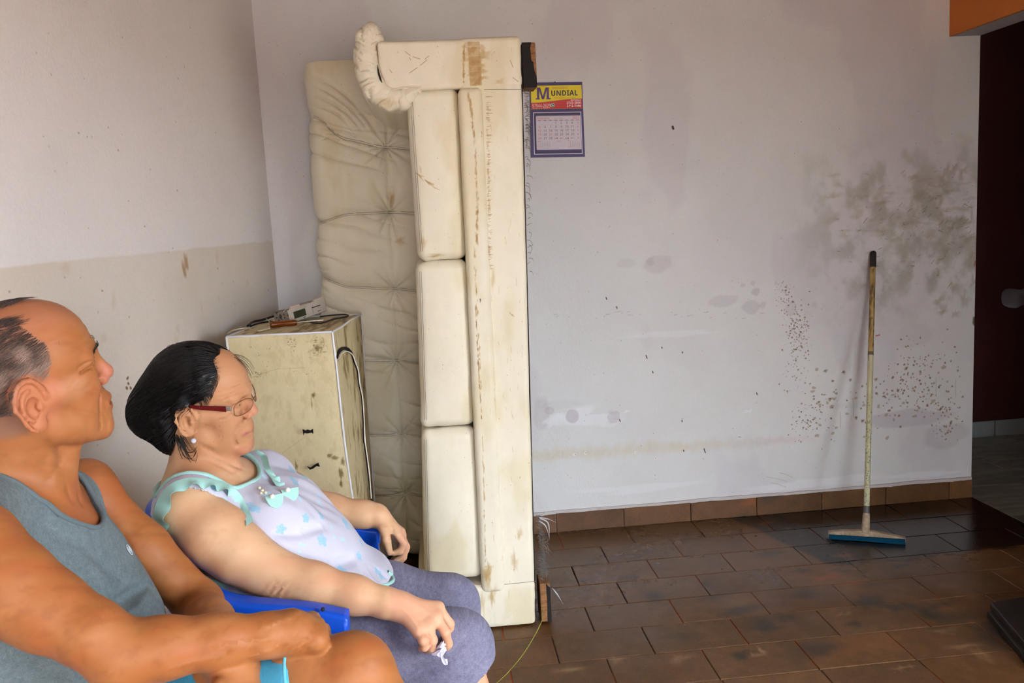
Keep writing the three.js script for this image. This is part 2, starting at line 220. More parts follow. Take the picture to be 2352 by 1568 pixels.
// baseboard of upright tiles with mortar on top
{ const bb = struct('baseboard_back'), bm = phys({ map: flT, roughness: .55, bumpMap: grain, bumpScale: .0008, vertexColors: true });
  for (let k = -4; k < 8; k++) { const x0 = Math.max(.47361 + k * TL, leftX(0) + .01), x1 = Math.min(.47361 + (k + 1) * TL, XE - .002); if (x1 - x0 < .03) continue;
    const t = rr(.85, 1.1), g = tileGeo(x0 + .0015, x1 - .0015, -.082 + rr(-.002, .002), 0, [t, t * .95, t * .9], 0, .014); uvXZ(g, FM.x0, .3 + .17 * k, FM.w, FM.h); g.rotateX(Math.PI / 2); g.translate(0, 0, .014); mesh('tile', g, bm, bb); }
  const pts = []; const g = new THREE.BoxGeometry(XE - leftX(0) - .01, .014, .012, 220, 1, 2); const p = g.attributes.position;
  for (let i = 0; i < p.count; i++) { const x = p.getX(i), n = fbm(x * 9 + 4, 2, 4); p.setXYZ(i, x, p.getY(i) + (n - .5) * .012, p.getZ(i) + (p.getZ(i) > 0 ? (fbm(x * 17, 8, 3) - .6) * .012 : 0)); }
  g.computeVertexNormals(); g.translate((XE + leftX(0)) / 2, .087, .005); mesh('mortar_bead', g, std({ color: new THREE.Color().setRGB(.6, .55, .52), bumpMap: plasterAt(3, .05), bumpScale: .003 }), bb); }
// floor of the dark room: pale worn tiles
{ const fb = struct('floor_beyond'); mesh('grout', box(XE, 5.6, -.06, -.004, -1.08, 1.6), std({ color: new THREE.Color().setRGB(.08, .07, .06) }), fb);
  const pm = std({ map: tex(canvas(512, 512, (i, j) => { const n = fbm(i / 60, j / 14, 4), v = 118 + 70 * (n - .5) + 20 * (vn(i / 3, j / 3) - .5); return [v, v * .93, v * .8]; })[0]), roughness: .45, vertexColors: true });
  for (let i = 0; i < 7; i++) for (let j = 0; j < 6; j++) { const x0 = XE + i * .4, z0 = -.93 + j * .4, t = rr(.85, 1.1); mesh('tile', uvXZ(tileGeo(x0 + .002, x0 + .398, z0 + .002, z0 + .398, [t, t, t], rr(-.0005, .0005)), rnd(), rnd(), .9, .9), pm, fb); }
  const bb = struct('baseboard_beyond'), wm = std({ color: new THREE.Color().setRGB(.3, .32, .3), roughness: .4, vertexColors: true });
  for (let i = 0; i < 8; i++) { const x0 = XE - .06 + i * .4, g = tileGeo(x0 + .002, x0 + .398, -.09, 0, [1, 1, 1], 0, .012); g.rotateX(Math.PI / 2); g.translate(0, 0, -.917); mesh('tile', g, wm, bb); } }
// the yard outside: ground, and the housefronts opposite that the sky clears
const dirt = std({ color: new THREE.Color().setRGB(.39, .32, .255), roughness: .9 });
struct('ground', mergeGeometries([box(XE, 16, -.2, -.08, 1.6, 16), box(-12, XE, -.2, -.08, ZF + .15, 16)]), dirt);
struct('wall_opposite', box(9.6, 9.9, -.08, 2.1, 1.6, 16), std({ color: new THREE.Color().setRGB(.52, .42, .33), roughness: .9 }));
struct('wall_across', box(-14, 9.6, -.08, 1.9, 15.7, 16), std({ color: new THREE.Color().setRGB(.52, .42, .33), roughness: .9 }));
// ---------------------------------------------------------------- modelling with distance fields
const smin = (a, b, k) => { const h = Math.max(k - Math.abs(a - b), 0) / k; return Math.min(a, b) - h * h * k * .25; };
const smax = (a, b, k) => -smin(-a, -b, k);
const hyp = Math.hypot;
function sdBox(x, y, z, c, h, r) { const a = Math.abs(x - c[0]) - h[0] + r, b = Math.abs(y - c[1]) - h[1] + r, d = Math.abs(z - c[2]) - h[2] + r; return Math.sqrt(Math.max(a, 0) ** 2 + Math.max(b, 0) ** 2 + Math.max(d, 0) ** 2) + Math.min(Math.max(a, b, d), 0) - r; }
class Blob {                                                              // smooth union of tapered capsules and ellipsoids
  constructor() { this.p = []; }
  push(f, c, br, k, sub) { this.p.push({ f, c, br, k, sub }); return this; }
  cone(a, b, ra, rb, k = .02, sub = false) {
    const dx = b[0] - a[0], dy = b[1] - a[1], dz = b[2] - a[2], L2 = dx * dx + dy * dy + dz * dz || 1e-9, rrd = ra - rb, a2 = L2 - rrd * rrd, il = 1 / L2;
    const f = a2 <= 0 ? (x, y, z) => (ra > rb ? hyp(x - a[0], y - a[1], z - a[2]) - ra : hyp(x - b[0], y - b[1], z - b[2]) - rb) : (x, y, z) => {
      const px = x - a[0], py = y - a[1], pz = z - a[2], Y = px * dx + py * dy + pz * dz, Z = Y - L2;
      const qx = px * L2 - dx * Y, qy = py * L2 - dy * Y, qz = pz * L2 - dz * Y, x2 = qx * qx + qy * qy + qz * qz, y2 = Y * Y * L2, z2 = Z * Z * L2, k2 = Math.sign(rrd) * rrd * rrd * x2;
      if (Math.sign(Z) * a2 * z2 > k2) return Math.sqrt(x2 + z2) * il - rb;
      if (Math.sign(Y) * a2 * y2 < k2) return Math.sqrt(x2 + y2) * il - ra;
      return (Math.sqrt(x2 * a2 * il) + Y * rrd) * il - ra; };
    return this.push(f, [(a[0] + b[0]) / 2, (a[1] + b[1]) / 2, (a[2] + b[2]) / 2], Math.sqrt(L2) / 2 + Math.max(ra, rb), k, sub);
  }
  chain(pts, rs, k = .02, ki = .02) { for (let i = 0; i + 1 < pts.length; i++) this.cone(pts[i], pts[i + 1], rs[i], rs[i + 1], i ? ki : k); return this; }
  ell(c, r, k = .02, M = null, sub = false) {                             // M: three axis vectors
    const f = (x, y, z) => { let a = x - c[0], b = y - c[1], d = z - c[2]; if (M) { const u = a * M[0][0] + b * M[0][1] + d * M[0][2], v = a * M[1][0] + b * M[1][1] + d * M[1][2], w = a * M[2][0] + b * M[2][1] + d * M[2][2]; a = u; b = v; d = w; }
      const k0 = Math.sqrt((a / r[0]) ** 2 + (b / r[1]) ** 2 + (d / r[2]) ** 2), k1 = Math.sqrt((a / r[0] ** 2) ** 2 + (b / r[1] ** 2) ** 2 + (d / r[2] ** 2) ** 2); return k1 < 1e-9 ? -Math.min(...r) : k0 * (k0 - 1) / k1; };
    return this.push(f, c, Math.max(...r), k, sub);
  }
  d(x, y, z) { let d = 1e3; for (const p of this.p) { const bd = Math.sqrt((x - p.c[0]) ** 2 + (y - p.c[1]) ** 2 + (z - p.c[2]) ** 2) - p.br;
    if (p.sub) { if (bd < p.k - d + .02 || bd < .02) { const v = -p.f(x, y, z); d = smax(d, v, p.k); } } else if (bd < d + p.k) d = d > 900 ? p.f(x, y, z) : smin(d, p.f(x, y, z), p.k); } return d; }
}
function net(f, lo, hi, cell, opt = {}) {                                 // surface nets: a smooth mesh of f = 0
  const n = [0, 1, 2].map((i) => Math.ceil((hi[i] - lo[i]) / cell) + 2), [nx, ny, nz] = n, V = new Float32Array(nx * ny * nz), B = 8, sx = 1, sy = nx, sz = nx * ny, reach = B * cell * .87 * 1.35 + (opt.margin ?? .004);
  for (let bz = 0; bz < nz; bz += B) for (let by = 0; by < ny; by += B) for (let bx = 0; bx < nx; bx += B) {
    const d = f(lo[0] + (bx + 3.5) * cell, lo[1] + (by + 3.5) * cell, lo[2] + (bz + 3.5) * cell), far = Math.abs(d) > reach;
    for (let z = bz; z < Math.min(bz + B, nz); z++) for (let y = by; y < Math.min(by + B, ny); y++) for (let x = bx; x < Math.min(bx + B, nx); x++) V[x + y * sy + z * sz] = far ? d : f(lo[0] + x * cell, lo[1] + y * cell, lo[2] + z * cell);
  }
  const id = new Int32Array(nx * ny * nz).fill(-1), pos = [], idx = [], e = cell * (opt.eps ?? .35);
  const C = [[0, 1], [2, 3], [4, 5], [6, 7], [0, 2], [1, 3], [4, 6], [5, 7], [0, 4], [1, 5], [2, 6], [3, 7]], off = [0, 1, sy, sy + 1, sz, sz + 1, sz + sy, sz + sy + 1], v = new Float64Array(8);
  for (let z = 0; z < nz - 1; z++) for (let y = 0; y < ny - 1; y++) for (let x = 0; x < nx - 1; x++) {
    const o = x + y * sy + z * sz; let s = 0; for (let i = 0; i < 8; i++) { v[i] = V[o + off[i]]; if (v[i] < 0) s++; } if (!s || s === 8) continue;
    let X = 0, Y = 0, Z = 0, k = 0;
    for (const [a, b] of C) if (v[a] < 0 !== v[b] < 0) { const t = v[a] / (v[a] - v[b]); X += lerp(a & 1, b & 1, t); Y += lerp(a >> 1 & 1, b >> 1 & 1, t); Z += lerp(a >> 2, b >> 2, t); k++; }
    id[o] = pos.length / 3; pos.push(lo[0] + (x + X / k) * cell, lo[1] + (y + Y / k) * cell, lo[2] + (z + Z / k) * cell);
  }
  const quad = (a, b, c, d, flip) => { if (a < 0 || b < 0 || c < 0 || d < 0) return; flip ? idx.push(a, b, c, a, c, d) : idx.push(a, c, b, a, d, c); };
  for (let z = 1; z < nz - 1; z++) for (let y = 1; y < ny - 1; y++) for (let x = 1; x < nx - 1; x++) {
    const o = x + y * sy + z * sz, s = V[o] < 0;
    if (s !== V[o + 1] < 0) quad(id[o], id[o - sy], id[o - sy - sz], id[o - sz], s);
    if (s !== V[o + sy] < 0) quad(id[o], id[o - sz], id[o - sz - 1], id[o - 1], s);
    if (s !== V[o + sz] < 0) quad(id[o], id[o - 1], id[o - 1 - sy], id[o - sy], s);
  }
  const N = pos.length / 3, nor = new Float32Array(N * 3), col = opt.color ? new Float32Array(N * 3) : null;
  for (let i = 0; i < N; i++) {
    let x = pos[3 * i], y = pos[3 * i + 1], z = pos[3 * i + 2];
    for (let it = 0; it < 2; it++) { const d = f(x, y, z); let gx = f(x + e, y, z) - d, gy = f(x, y + e, z) - d, gz = f(x, y, z + e) - d; const l = hyp(gx, gy, gz) || 1; gx /= l; gy /= l; gz /= l;
      if (it === 0) { const m = clamp(d / Math.max(l / e, .5), -cell * .5, cell * .5); x -= gx * m; y -= gy * m; z -= gz * m; pos[3 * i] = x; pos[3 * i + 1] = y; pos[3 * i + 2] = z; } nor[3 * i] = gx; nor[3 * i + 1] = gy; nor[3 * i + 2] = gz; }
    if (col) { const c = opt.color(x, y, z, nor[3 * i], nor[3 * i + 1], nor[3 * i + 2]); col[3 * i] = c[0]; col[3 * i + 1] = c[1]; col[3 * i + 2] = c[2]; }
  }
  const g = new THREE.BufferGeometry(); g.setAttribute('position', new THREE.Float32BufferAttribute(pos, 3)); g.setAttribute('normal', new THREE.BufferAttribute(nor, 3)); if (col) g.setAttribute('color', new THREE.BufferAttribute(col, 3));
  g.setIndex(idx); return uvXY(g, ...(opt.uv ?? [0, 0, .25, .25]));
}

// ---------------------------------------------------------------- sofa, standing on its arm
{ const SF = .871, sofa = thing('sofa', 'cream leather three-seat sofa stood on end against the back wall, stained and torn', 'sofa');
  const sp = (px, py) => P(px, py, SF), SX0 = -.55, SW = .95, SY0 = 0, SH = 2.0;
  const leatherBump = grey(512, 512, (i, j) => .5 * vn(i / 3, j / 3) + .3 * vn(i / 8, j / 8) + .2 * fbm(i / 40, j / 40, 3)); leatherBump.repeat.set(SW / .14, SH / .14);
  const [sc, sx] = canvas(973, 2048, (i, j) => { const X = SX0 + i / 973 * SW, Y = SY0 + SH * (1 - j / 2048), n = fbm(X * 7, Y * 5, 4) - .5, m = fbm(X * 40, Y * 22, 3) - .5; const d = sstep(.52, .7, fbm(X * 9 + 4, Y * 4, 4)) * .6; return [226 + 10 * n + 6 * m - 12 * d, 217 + 11 * n + 6 * m - 17 * d, 194 + 14 * n + 6 * m - 32 * d]; });
  const T = (px, py) => { const p = sp(px, py); return [(p[0] - SX0) / SW * 973, (1 - (p[1] - SY0) / SH) * 2048]; };
  const ochre = [168, 128, 72], brown = [128, 88, 46];
  const band = (pts, w, c, a, n = 60) => { for (let k = 0; k < n; k++) { const t = rnd() * (pts.length - 1), i = Math.min(t | 0, pts.length - 2), f = t - i, [x, y] = T(lerp(pts[i][0], pts[i + 1][0], f), lerp(pts[i][1], pts[i + 1][1], f)); blot(sx, x + rr(-w, w) * .4, y, w * rr(.3, .8), rr(4, 16), c, a * rr(.3, 1), .6, 14, .5); } };
  for (let k = 0; k < 30; k++) { const [x, y] = T(rr(1068, 1112), rr(98, 194)); blot(sx, x, y, rr(10, 22), rr(6, 20), ochre, .3, .5, 16, .4); }
  { const [a, b] = T(1074, 96), [c, d] = T(1107, 196); sx.fillStyle = 'rgba(160,118,62,.45)'; sx.fillRect(a, b, c - a, d - b); for (let k = 0; k < 9; k++) { const q = lerp(b, d, rnd()); stroke(sx, [[a, q], [c, q + rr(-2, 2)]], 1, [230, 215, 180], .4); }; }
  band([[1066, 100], [1064, 190]], 5, ochre, .8, 26);
  band([[1074, 215], [1082, 250], [1090, 330], [1096, 470], [1094, 555]], 6, [158, 118, 66], .42, 110); band([[1088, 560], [1098, 760], [1104, 900]], 5, ochre, .5, 50); band([[1092, 700], [1099, 860], [1106, 960]], 3, brown, .55, 60); band([[1108, 1000], [1116, 1330]], 4, ochre, .5, 60);
  band([[1120, 230], [1122, 420], [1124, 600]], 6, ochre, .35, 40); for (let k = 0; k < 130; k++) { const y0 = rr(220, 620), [x, y] = T(1116 + (y0 - 220) * .02 + rr(-2, 3), y0); stroke(sx, [[x, y], [x + rr(4, 16) * (y0 < 330 ? 1.3 : .7), y + rr(-1, 1)]], rr(.7, 1.5), [132, 96, 60], rr(.3, .8)); }
  for (const [px, py, rx, ry, a] of [[1120, 1320, 16, 34, .7], [1122, 1295, 10, 20, .5], [1132, 1370, 14, 40, .5], [1108, 1385, 10, 50, .35], [1180, 1290, 14, 40, .4], [1192, 1225, 10, 30, .3], [1000, 585, 26, 8, .5], [972, 560, 14, 20, .25], [905, 560, 20, 20, .3], [880, 440, 14, 40, .35], [1150, 185, 26, 8, .3], [890, 235, 40, 20, .2], [1132, 640, 10, 60, .2], [965, 390, 6, 12, .3]]) { const [x, y] = T(px, py); for (let k = 0; k < 3; k++) blot(sx, x + rr(-4, 4), y + rr(-6, 6), rx * rr(.6, 1.1), ry * rr(.6, 1.1), ochre, a * .5, .6, 20, .5); }
  for (let k = 0; k < 14; k++) { const a = rr(0, 1), [x, y] = T(lerp(950, 1000, a), lerp(392, 432, a)); stroke(sx, [[x, y], [x + rr(10, 26), y + rr(8, 18)]], 2.4, ochre, .4); }
  for (const [px, py, dx, dy] of [[976, 136, 8, -6], [965, 150, 14, -10], [940, 168, 16, -10], [930, 118, 10, 8], [948, 130, 14, 5], [940, 132, 3, 5], [895, 160, 4, 6], [1172, 138, 5, 14], [1178, 178, 10, 8], [1105, 302, 1, 6], [1105, 312, 0, 3], [1170, 717, 6, 8], [1176, 721, 4, 5]]) { const [x, y] = T(px, py); stroke(sx, [[x, y], [x + dx * 1.6, y + dy * 1.6]], 1.8, [128, 100, 62], .6); }
  for (let k = 0; k < 420; k++) { const [x, y] = T(rr(720, 1225), rr(70, 1430)); speck(sx, x, y, rr(.5, 1.7), [110, 80, 50], rr(.2, .7)); }
  for (let k = 0; k < 60; k++) { const [x, y] = T(rr(1125, 1200), rr(100, 1420)); stroke(sx, [[x, y], [x + rr(-3, 3), y + rr(4, 26)]], rr(.8, 2), ochre, rr(.15, .4)); }
  for (const [px, py, w, h] of [[1218, 830, 4, 26], [1215, 730, 3, 12], [1103, 690, 2, 8]]) { const [x, y] = T(px, py); blot(sx, x, y, w, h, [40, 26, 18], .9, .2, 14, .5); }
  const leather = phys({ map: tex(sc, true, THREE.ClampToEdgeWrapping), roughness: .5, specularIntensity: .7, bumpMap: leatherBump, bumpScale: .00028 }), UV = [SX0, SY0, SW, SH];
  const black = std({ color: 0x17120f, roughness: .9 }), thread = std({ color: 0x8f8a7a, roughness: .9 }), pale = std({ color: 0xd9cdb4 });
  // the lean of the piece: everything follows the measured front plane
  const lin = (a, b, y) => lerp(a, b, y / 1.9);
  const xR = (y) => lin(.276, .322, y), xRail = (y) => lin(.1765, .195, y), xPipe = (y) => lin(.115, .137, y), xSeat = (y) => lin(.112, .128, y);
  // front rail and body under the seats
  const edge = (y, z) => .004 * (fbm(y * 9, z * 9, 3) - .5);
  const fBase = (x, y, z) => { const xc = (xR(y) + xSeat(y)) / 2, hw = (xR(y) - xSeat(y)) / 2; return sdBox(x, y, z, [xc, .96, .47], [hw, .955, .4], .014) + edge(y, z + x); };
  mesh('base', net(fBase, [.06, -.02, .04], [.37, 1.95, .9], .011, { uv: UV }), leather, sofa);
  // padded front edge strip beside the cushions
  const fStrip = (x, y, z) => { const a = xPipe(y) - .016, b = xRail(y); return sdBox(x, y, z, [(a + b) / 2, .95, .85], [(b - a) / 2, .815, .035], .02) + .003 * (fbm(y * 12, x * 30, 3) - .5); };
  mesh('front_edge', net(fStrip, [.07, .1, .79], [.23, 1.79, .905], .007, { uv: UV }), leather, sofa);
  // three seat cushions
  const yOf = (py, px = 1000) => sp(px, py)[1];
  const cuts = [[yOf(200), yOf(598)], [yOf(600), yOf(986)], [yOf(990), yOf(1342)]];
  cuts.forEach(([y1, y0], i) => {
    const xl = (y) => lin(-.105, .004, y) * 0 + lerp([-.078, -.082, -.085][i], [-.083, -.078, -.082][i], 0) + .0 , yc = (y0 + y1) / 2, hy = (y1 - y0) / 2 + .001;
    const L = P([936, 957, 969][i], [260, 640, 1030][i], .85)[0], L2 = P([958, 966, 972][i], [580, 960, 1300][i], .85)[0];
    const f = (x, y, z) => { const t = clamp((y1 - y) / (y1 - y0), 0, 1), a = lerp(L, L2, t), b = xSeat(y) - .002, xc = (a + b) / 2, hx = (b - a) / 2;
      const u = (x - xc) / hx, v = (y - yc) / hy; const crown = .016 * (1 - u * u) * (1 - v * v);
      const cr = .0032 * Math.exp(-((Math.abs(v) - 1) ** 2) / .05) * Math.sin(70 * x + 26 * y + 6 * fbm(x * 14, y * 9 + i, 2)) * sstep(.2, -.9, u) + .003 * (fbm(x * 16 + i * 7, y * 9, 3) - .5);
      return sdBox(x, y, z, [xc, yc, .58], [hx, hy, .275 + crown], .03) + cr; };
    const c = mesh('seat_cushion', net(f, [-.14, y0 - .03, .28], [.15, y1 + .03, .9], .0068, { uv: UV }), leather, sofa);
    // double row of stitching along the inner edge, and the welt beside the front strip
    for (const o of [.012, .0175]) { const pts = []; for (let k = 0; k <= 24; k++) { const t = k / 24, y = lerp(y1 - .03, y0 + .03, t); pts.push([lerp(L, L2, (y1 - y) / (y1 - y0)) + o, y, 0]); } pts.forEach((p) => { for (let z = .9; z > .7; z -= .0008) if (f(p[0], p[1], z) < 0) { p[2] = z + .0004; break; } }); mesh('stitching', tube(pts.filter((p) => p[2] > .6), .0009, 60, 4), thread, c); }
    mesh('piping', tube([[xSeat(y1) + .003, y1 - .012, .872], [xSeat(yc) + .004, yc, .877], [xSeat(y0) + .003, y0 + .012, .872]], .0032, 40, 6), pale, c);
  });
  { const pts = []; for (let k = 0; k <= 12; k++) { const y = lerp(.14, 1.755, k / 12); pts.push([xSeat(y) + .0085, y, .874]); } mesh('seam_gap', tube(pts, .0026, 60, 6), black, sofa); }
  // tufted backrest, recessed behind the cushions
  const BZ = .30, tz = .28; const bp = (px, py) => P(px, py, BZ);
  const knots = [[893, 487], [905, 665], [910, 832], [922, 1003], [930, 1140], [885, 335]].map((p) => bp(...p)), seamY = [[[715, 262], [790, 318], [880, 336], [960, 342]], [[725, 512], [800, 492], [893, 487], [960, 489]], [[740, 642], [800, 660], [905, 665], [980, 670]], [[745, 826], [840, 830], [910, 832], [985, 838]], [[760, 990], [850, 1003], [922, 1003], [990, 1008]], [[780, 1150], [850, 1145], [930, 1140], [995, 1145]], [[780, 1300], [850, 1295], [930, 1290], [995, 1290]]].map((l) => l.map((p) => bp(...p)));
  const seamV = [[885, 335], [893, 487], [905, 665], [910, 832], [922, 1003], [930, 1140], [935, 1290]].map((p) => bp(...p));
  const at = (l, x, a, b) => { if (x <= l[0][a]) return l[0][b]; for (let i = 0; i + 1 < l.length; i++) if (x <= l[i + 1][a]) { const t = (x - l[i][a]) / (l[i + 1][a] - l[i][a]); return lerp(l[i][b], l[i + 1][b], t * t * (3 - 2 * t) * .5 + t * .5); } return l[l.length - 1][b]; };
  const vert = seamV.slice().reverse();
  const backTop = P(760, 132, .2)[1] + .028, backL = (y) => lin(P(772, 1150, .2)[0], P(706, 170, .2)[0], y);
  const relief = (x, y) => {
    let dmin = 1; for (const s of seamY) dmin = Math.min(dmin, Math.abs(y - at(s, x, 0, 1)));
    const dv = y < seamV[0][1] ? Math.abs(x - at(vert, y, 1, 0)) : 1;
    let h = -.020 * Math.exp(-dmin / .016) - .009 * Math.exp(-dmin / .05) - .014 * Math.exp(-dv / .010) - .012 * Math.exp(-dv / .06);
    for (let i = 0; i < knots.length; i++) { const q = knots[i], dx = x - q[0], dy = y - q[1], r = hyp(dx, dy); if (r > .2) continue; const th = Math.atan2(dy, dx), w = fbm(Math.cos(th) * 2 + i * 5, Math.sin(th) * 2, 2);
      const up = .55 + .45 * Math.abs(Math.sin(th)); h -= .02 * Math.exp(-r / .022); h -= .022 * up * Math.exp(-r / .075) * (1 - Math.exp(-r / .018)) * (.5 + .5 * Math.sin(th * 10 + 3 * w + i)) ** 2 * sstep(.2, .1, r); }
    // long drag folds across the head roll
    const fold = (x0, y0, x1, y1, w, a) => { const dx = x1 - x0, dy = y1 - y0, t = ((x - x0) * dx + (y - y0) * dy) / (dx * dx + dy * dy); if (t < 0 || t > 1) return 0; const bow = .03 * Math.sin(Math.PI * t), l = hyp(dx, dy), d = ((x - x0) * dy - (y - y0) * dx) / l + bow; return -a * Math.exp(-(d * d) / (w * w)) * Math.sin(Math.PI * Math.min(1, t * 1.15 + .02)); };
    for (const [a, b, c, d, w, m] of [[716, 165, 885, 338, .0055, .013], [713, 190, 868, 334, .005, .012], [712, 214, 850, 330, .0055, .012], [713, 238, 825, 326, .005, .010], [722, 292, 895, 366, .006, .010], [725, 306, 850, 352, .0055, .008], [730, 322, 800, 345, .005, .006], [800, 250, 872, 328, .007, .006]]) { const p = bp(a, b), q = bp(c, d); h += fold(p[0], p[1], q[0], q[1], w, m); }
    h += .004 * (fbm(x * 6 + 2, y * 16 + x * 8, 3) - .5) * 2 * sstep(-.15, -.4, x) + .0025 * (fbm(x * 16, y * 20, 3) - .5);
    h -= .009 * (1 - Math.abs(Math.sin(y * 48 + x * 16 + 5 * fbm(x * 4, y * 7, 2)))) ** 2.5 * sstep(.42, .6, fbm(x * 3.5 + 8, y * 6, 2));
    return h;
  };
  const fBack = (x, y, z) => { const l = backL(y) , yt = backTop - .03 * sstep(-.4, -.47, x); const a = (l + .1) / 2, hx = (.1 - l) / 2, tilt = .03 * sstep(-.25, -.45, x);
    const d = sdBox(x, y, z, [a, yt / 2 + .01, .16], [hx, yt / 2 - .012, .128], .085); return d - (relief(x, y) * sstep(.1, .2, z) + .012 - .02 * 0 - tilt * 0) * (Math.abs(d) < .06 ? 1 : 0) * .9; };
  const bkG = net(fBack, [-.6, -.03, .005], [.13, 1.96, .34], .0044, { uv: UV, margin: .03 });
  const bk = mesh('backrest', bkG, leather, sofa);
  for (const s of seamY) for (const o of [-.004, .004]) { const pts = []; for (let k = 0; k <= 22; k++) { const x = lerp(s[0][0] + .0, s[3][0] - .01, k / 22), y = at(s, x, 0, 1) + o; for (let z = .36; z > .1; z -= .001) if (fBack(x, y, z) < 0) { pts.push([x, y, z]); break; } } if (pts.length > 4) mesh('stitching', tube(pts, .0011, 60, 4), thread, bk); }
  // arms: flat front panel, with a soft gathered roll round the end of the top arm
  const yA0 = yOf(203, 1050), yA1 = yOf(93, 1000);
  const armBox = (x, y, z, y0, y1, xl) => sdBox(x, y, z, [(xl + xR(y)) / 2, (y0 + y1) / 2, .47], [(xR(y) - xl) / 2, (y1 - y0) / 2, .4], .012) + edge(y * 3, x * 3 + z);
  const AL = sp(868, 140)[0];
  mesh('arm_panel', net((x, y, z) => { const cut = AL + .02 * sstep(yA1 - .06, yA0, y); return smax(armBox(x, y, z, yA0, yA1 + (x - .3) * -.012, AL - .005), cut - x, .01); }, [-.16, yA0 - .03, .04], [.37, yA1 + .04, .9], .0085, { uv: UV }), leather, sofa);
  mesh('arm_panel', net((x, y, z) => armBox(x, y, z, .006, yOf(1340, 1180), -.11), [-.16, -.02, .04], [.36, .2, .9], .0095, { uv: UV }), leather, sofa);
  const path = [[868, 90], [853, 74], [842, 88], [840, 130], [846, 168], [862, 204], [892, 227], [922, 228], [950, 212], [972, 202]].map((p) => P(...p, .845)), rad = [.017, .026, .032, .035, .037, .038, .036, .033, .021, .006];
  let acc = [0]; for (let i = 1; i < path.length; i++) acc.push(acc[i - 1] + hyp(path[i][0] - path[i - 1][0], path[i][1] - path[i - 1][1]));
  const fRoll = (x, y, z) => { let d = 1e3, s = 0, side = 0; for (let i = 0; i + 1 < path.length; i++) { const a = path[i], b = path[i + 1], dx = b[0] - a[0], dy = b[1] - a[1], t = clamp(((x - a[0]) * dx + (y - a[1]) * dy) / (dx * dx + dy * dy), 0, 1), q = hyp(x - a[0] - dx * t, y - a[1] - dy * t) - lerp(rad[i], rad[i + 1], t); if (q < d) { side = ((x - a[0]) * dy - (y - a[1]) * dx) / hyp(dx, dy); s = acc[i] + t * (acc[i + 1] - acc[i]); } d = d > 900 ? q : smin(d, q, .012); }
    const zz = Math.max(.36 - z, z - .845, 0), w = d < 0 && zz > 0 ? 0 : 0; let e; if (zz > 0) { const dd = Math.max(d + .036, 0); e = hyp(dd, zz) - .036; if (d < -.036) e = zz - .036; } else e = d;
    const cr1 = Math.abs(Math.sin(s * 130 + side * 26 + 6 * fbm(s * 30, side * 20, 2))), gather = (.0066 * (1 - cr1) ** 2 * (.3 + fbm(s * 30 + 7, side * 12, 2)) * sstep(-.02, .024, side) + .006 * (fbm(s * 90 + side * 30, side * 26 + 3, 3) - .5)) * sstep(.78, .835, z); return e + gather * (Math.abs(e) < .03 ? 1 : 0); };
  const roll = mesh('arm_roll', net(fRoll, [-.24, yOf(275, 880), .31], [.03, yOf(45, 840), .9], .0042, { uv: UV, margin: .02 }), leather, sofa);
  { const pts = [[866, 96], [852, 104], [852, 140], [856, 172], [870, 198], [888, 207], [930, 200], [968, 199]].map((p) => P(...p, .873)); mesh('piping', tube(pts, .0024, 80, 6), pale, roll);
    const gap = [[867, 148], [870, 168], [880, 200]].map((p) => P(...p, .8725)); mesh('seam_gap', taperTube(gap, (t) => .0032 * Math.sin(Math.PI * t) + .0004, 24, 6), black, roll); }
  mesh('seam', tube([sp(1112, 206), sp(1150, 205.5), sp(1199, 205)].map((p) => [p[0], p[1], .8715]), .0009, 20, 4), thread, sofa);
  mesh('seam', tube([sp(1098, 1341), sp(1160, 1341), sp(1232, 1334)].map((p) => [p[0], p[1], .8715]), .0009, 20, 4), thread, sofa);
  // underside: torn black cloth, wooden feet
  mesh('dust_cover', (() => { const g = new THREE.BoxGeometry(.004, 1.86, .78, 1, 60, 20), p = g.attributes.position; for (let i = 0; i < p.count; i++) { const y = p.getY(i) + .955, z = p.getZ(i) + .47; p.setXYZ(i, xR(y) + .001 + p.getX(i) + .004 * fbm(y * 20, z * 20, 3) * (Math.abs(p.getZ(i)) < .38 ? 1 : 0), y, z); } g.computeVertexNormals(); return g; })(), std({ color: 0x2a211b, roughness: .95 }), sofa);
  const wood = std({ map: tex(canvas(256, 256, (i, j) => { const n = fbm(i / 60, j / 8, 4); return [120 + 70 * (n - .3), 80 + 54 * (n - .3), 44 + 36 * (n - .3)]; })[0]), roughness: .75 });
  const foot = (pts, x1, darkFrac, z0, z1) => { const ys = pts, g = new RoundedBoxGeometry(1, 1, 1, 2, .03), m = mesh('foot', g, wood, sofa); return m; };
  for (const [a, b, c, d] of [[1197, 100, 1233, 202], [1238, 1337, 1266, 1422]]) for (const zc of [.815, .14]) {
    const p = P(a, b, .845), q = P(c, d, .845), w = q[0] - p[0], h = p[1] - q[1];
    const g = new RoundedBoxGeometry(w, h, .09, 2, .004); g.translate((p[0] + q[0]) / 2, (p[1] + q[1]) / 2, zc); uvXY(g, p[0], q[1], .1, .12); const f = mesh('foot', g, wood, sofa);
    if (zc > .5) { const sh = new THREE.Shape(), top = b < 500, o = top ? [[0, 0], [.72, .0], [.62, .12], [.66, .4], [.8, .44], [.84, .6], [1, .78], [1, 1], [0, 1]] : [[.62, 0], [1, .12], [1, 1], [.6, 1], [.66, .5]];
      o.forEach((e, i) => sh[i ? 'lineTo' : 'moveTo'](p[0] + e[0] * w * (top ? .98 : 1), p[1] - e[1] * h)); const eg = new THREE.ExtrudeGeometry(sh, { depth: .0015, bevelEnabled: false }); eg.translate(0, 0, zc + .0452); mesh('cloth_scrap', eg, std({ color: 0x1c1817, roughness: .95 }), f); }
  }
  // loose stuffing fibres hanging out along the underside
  const fib = []; seed = 77;
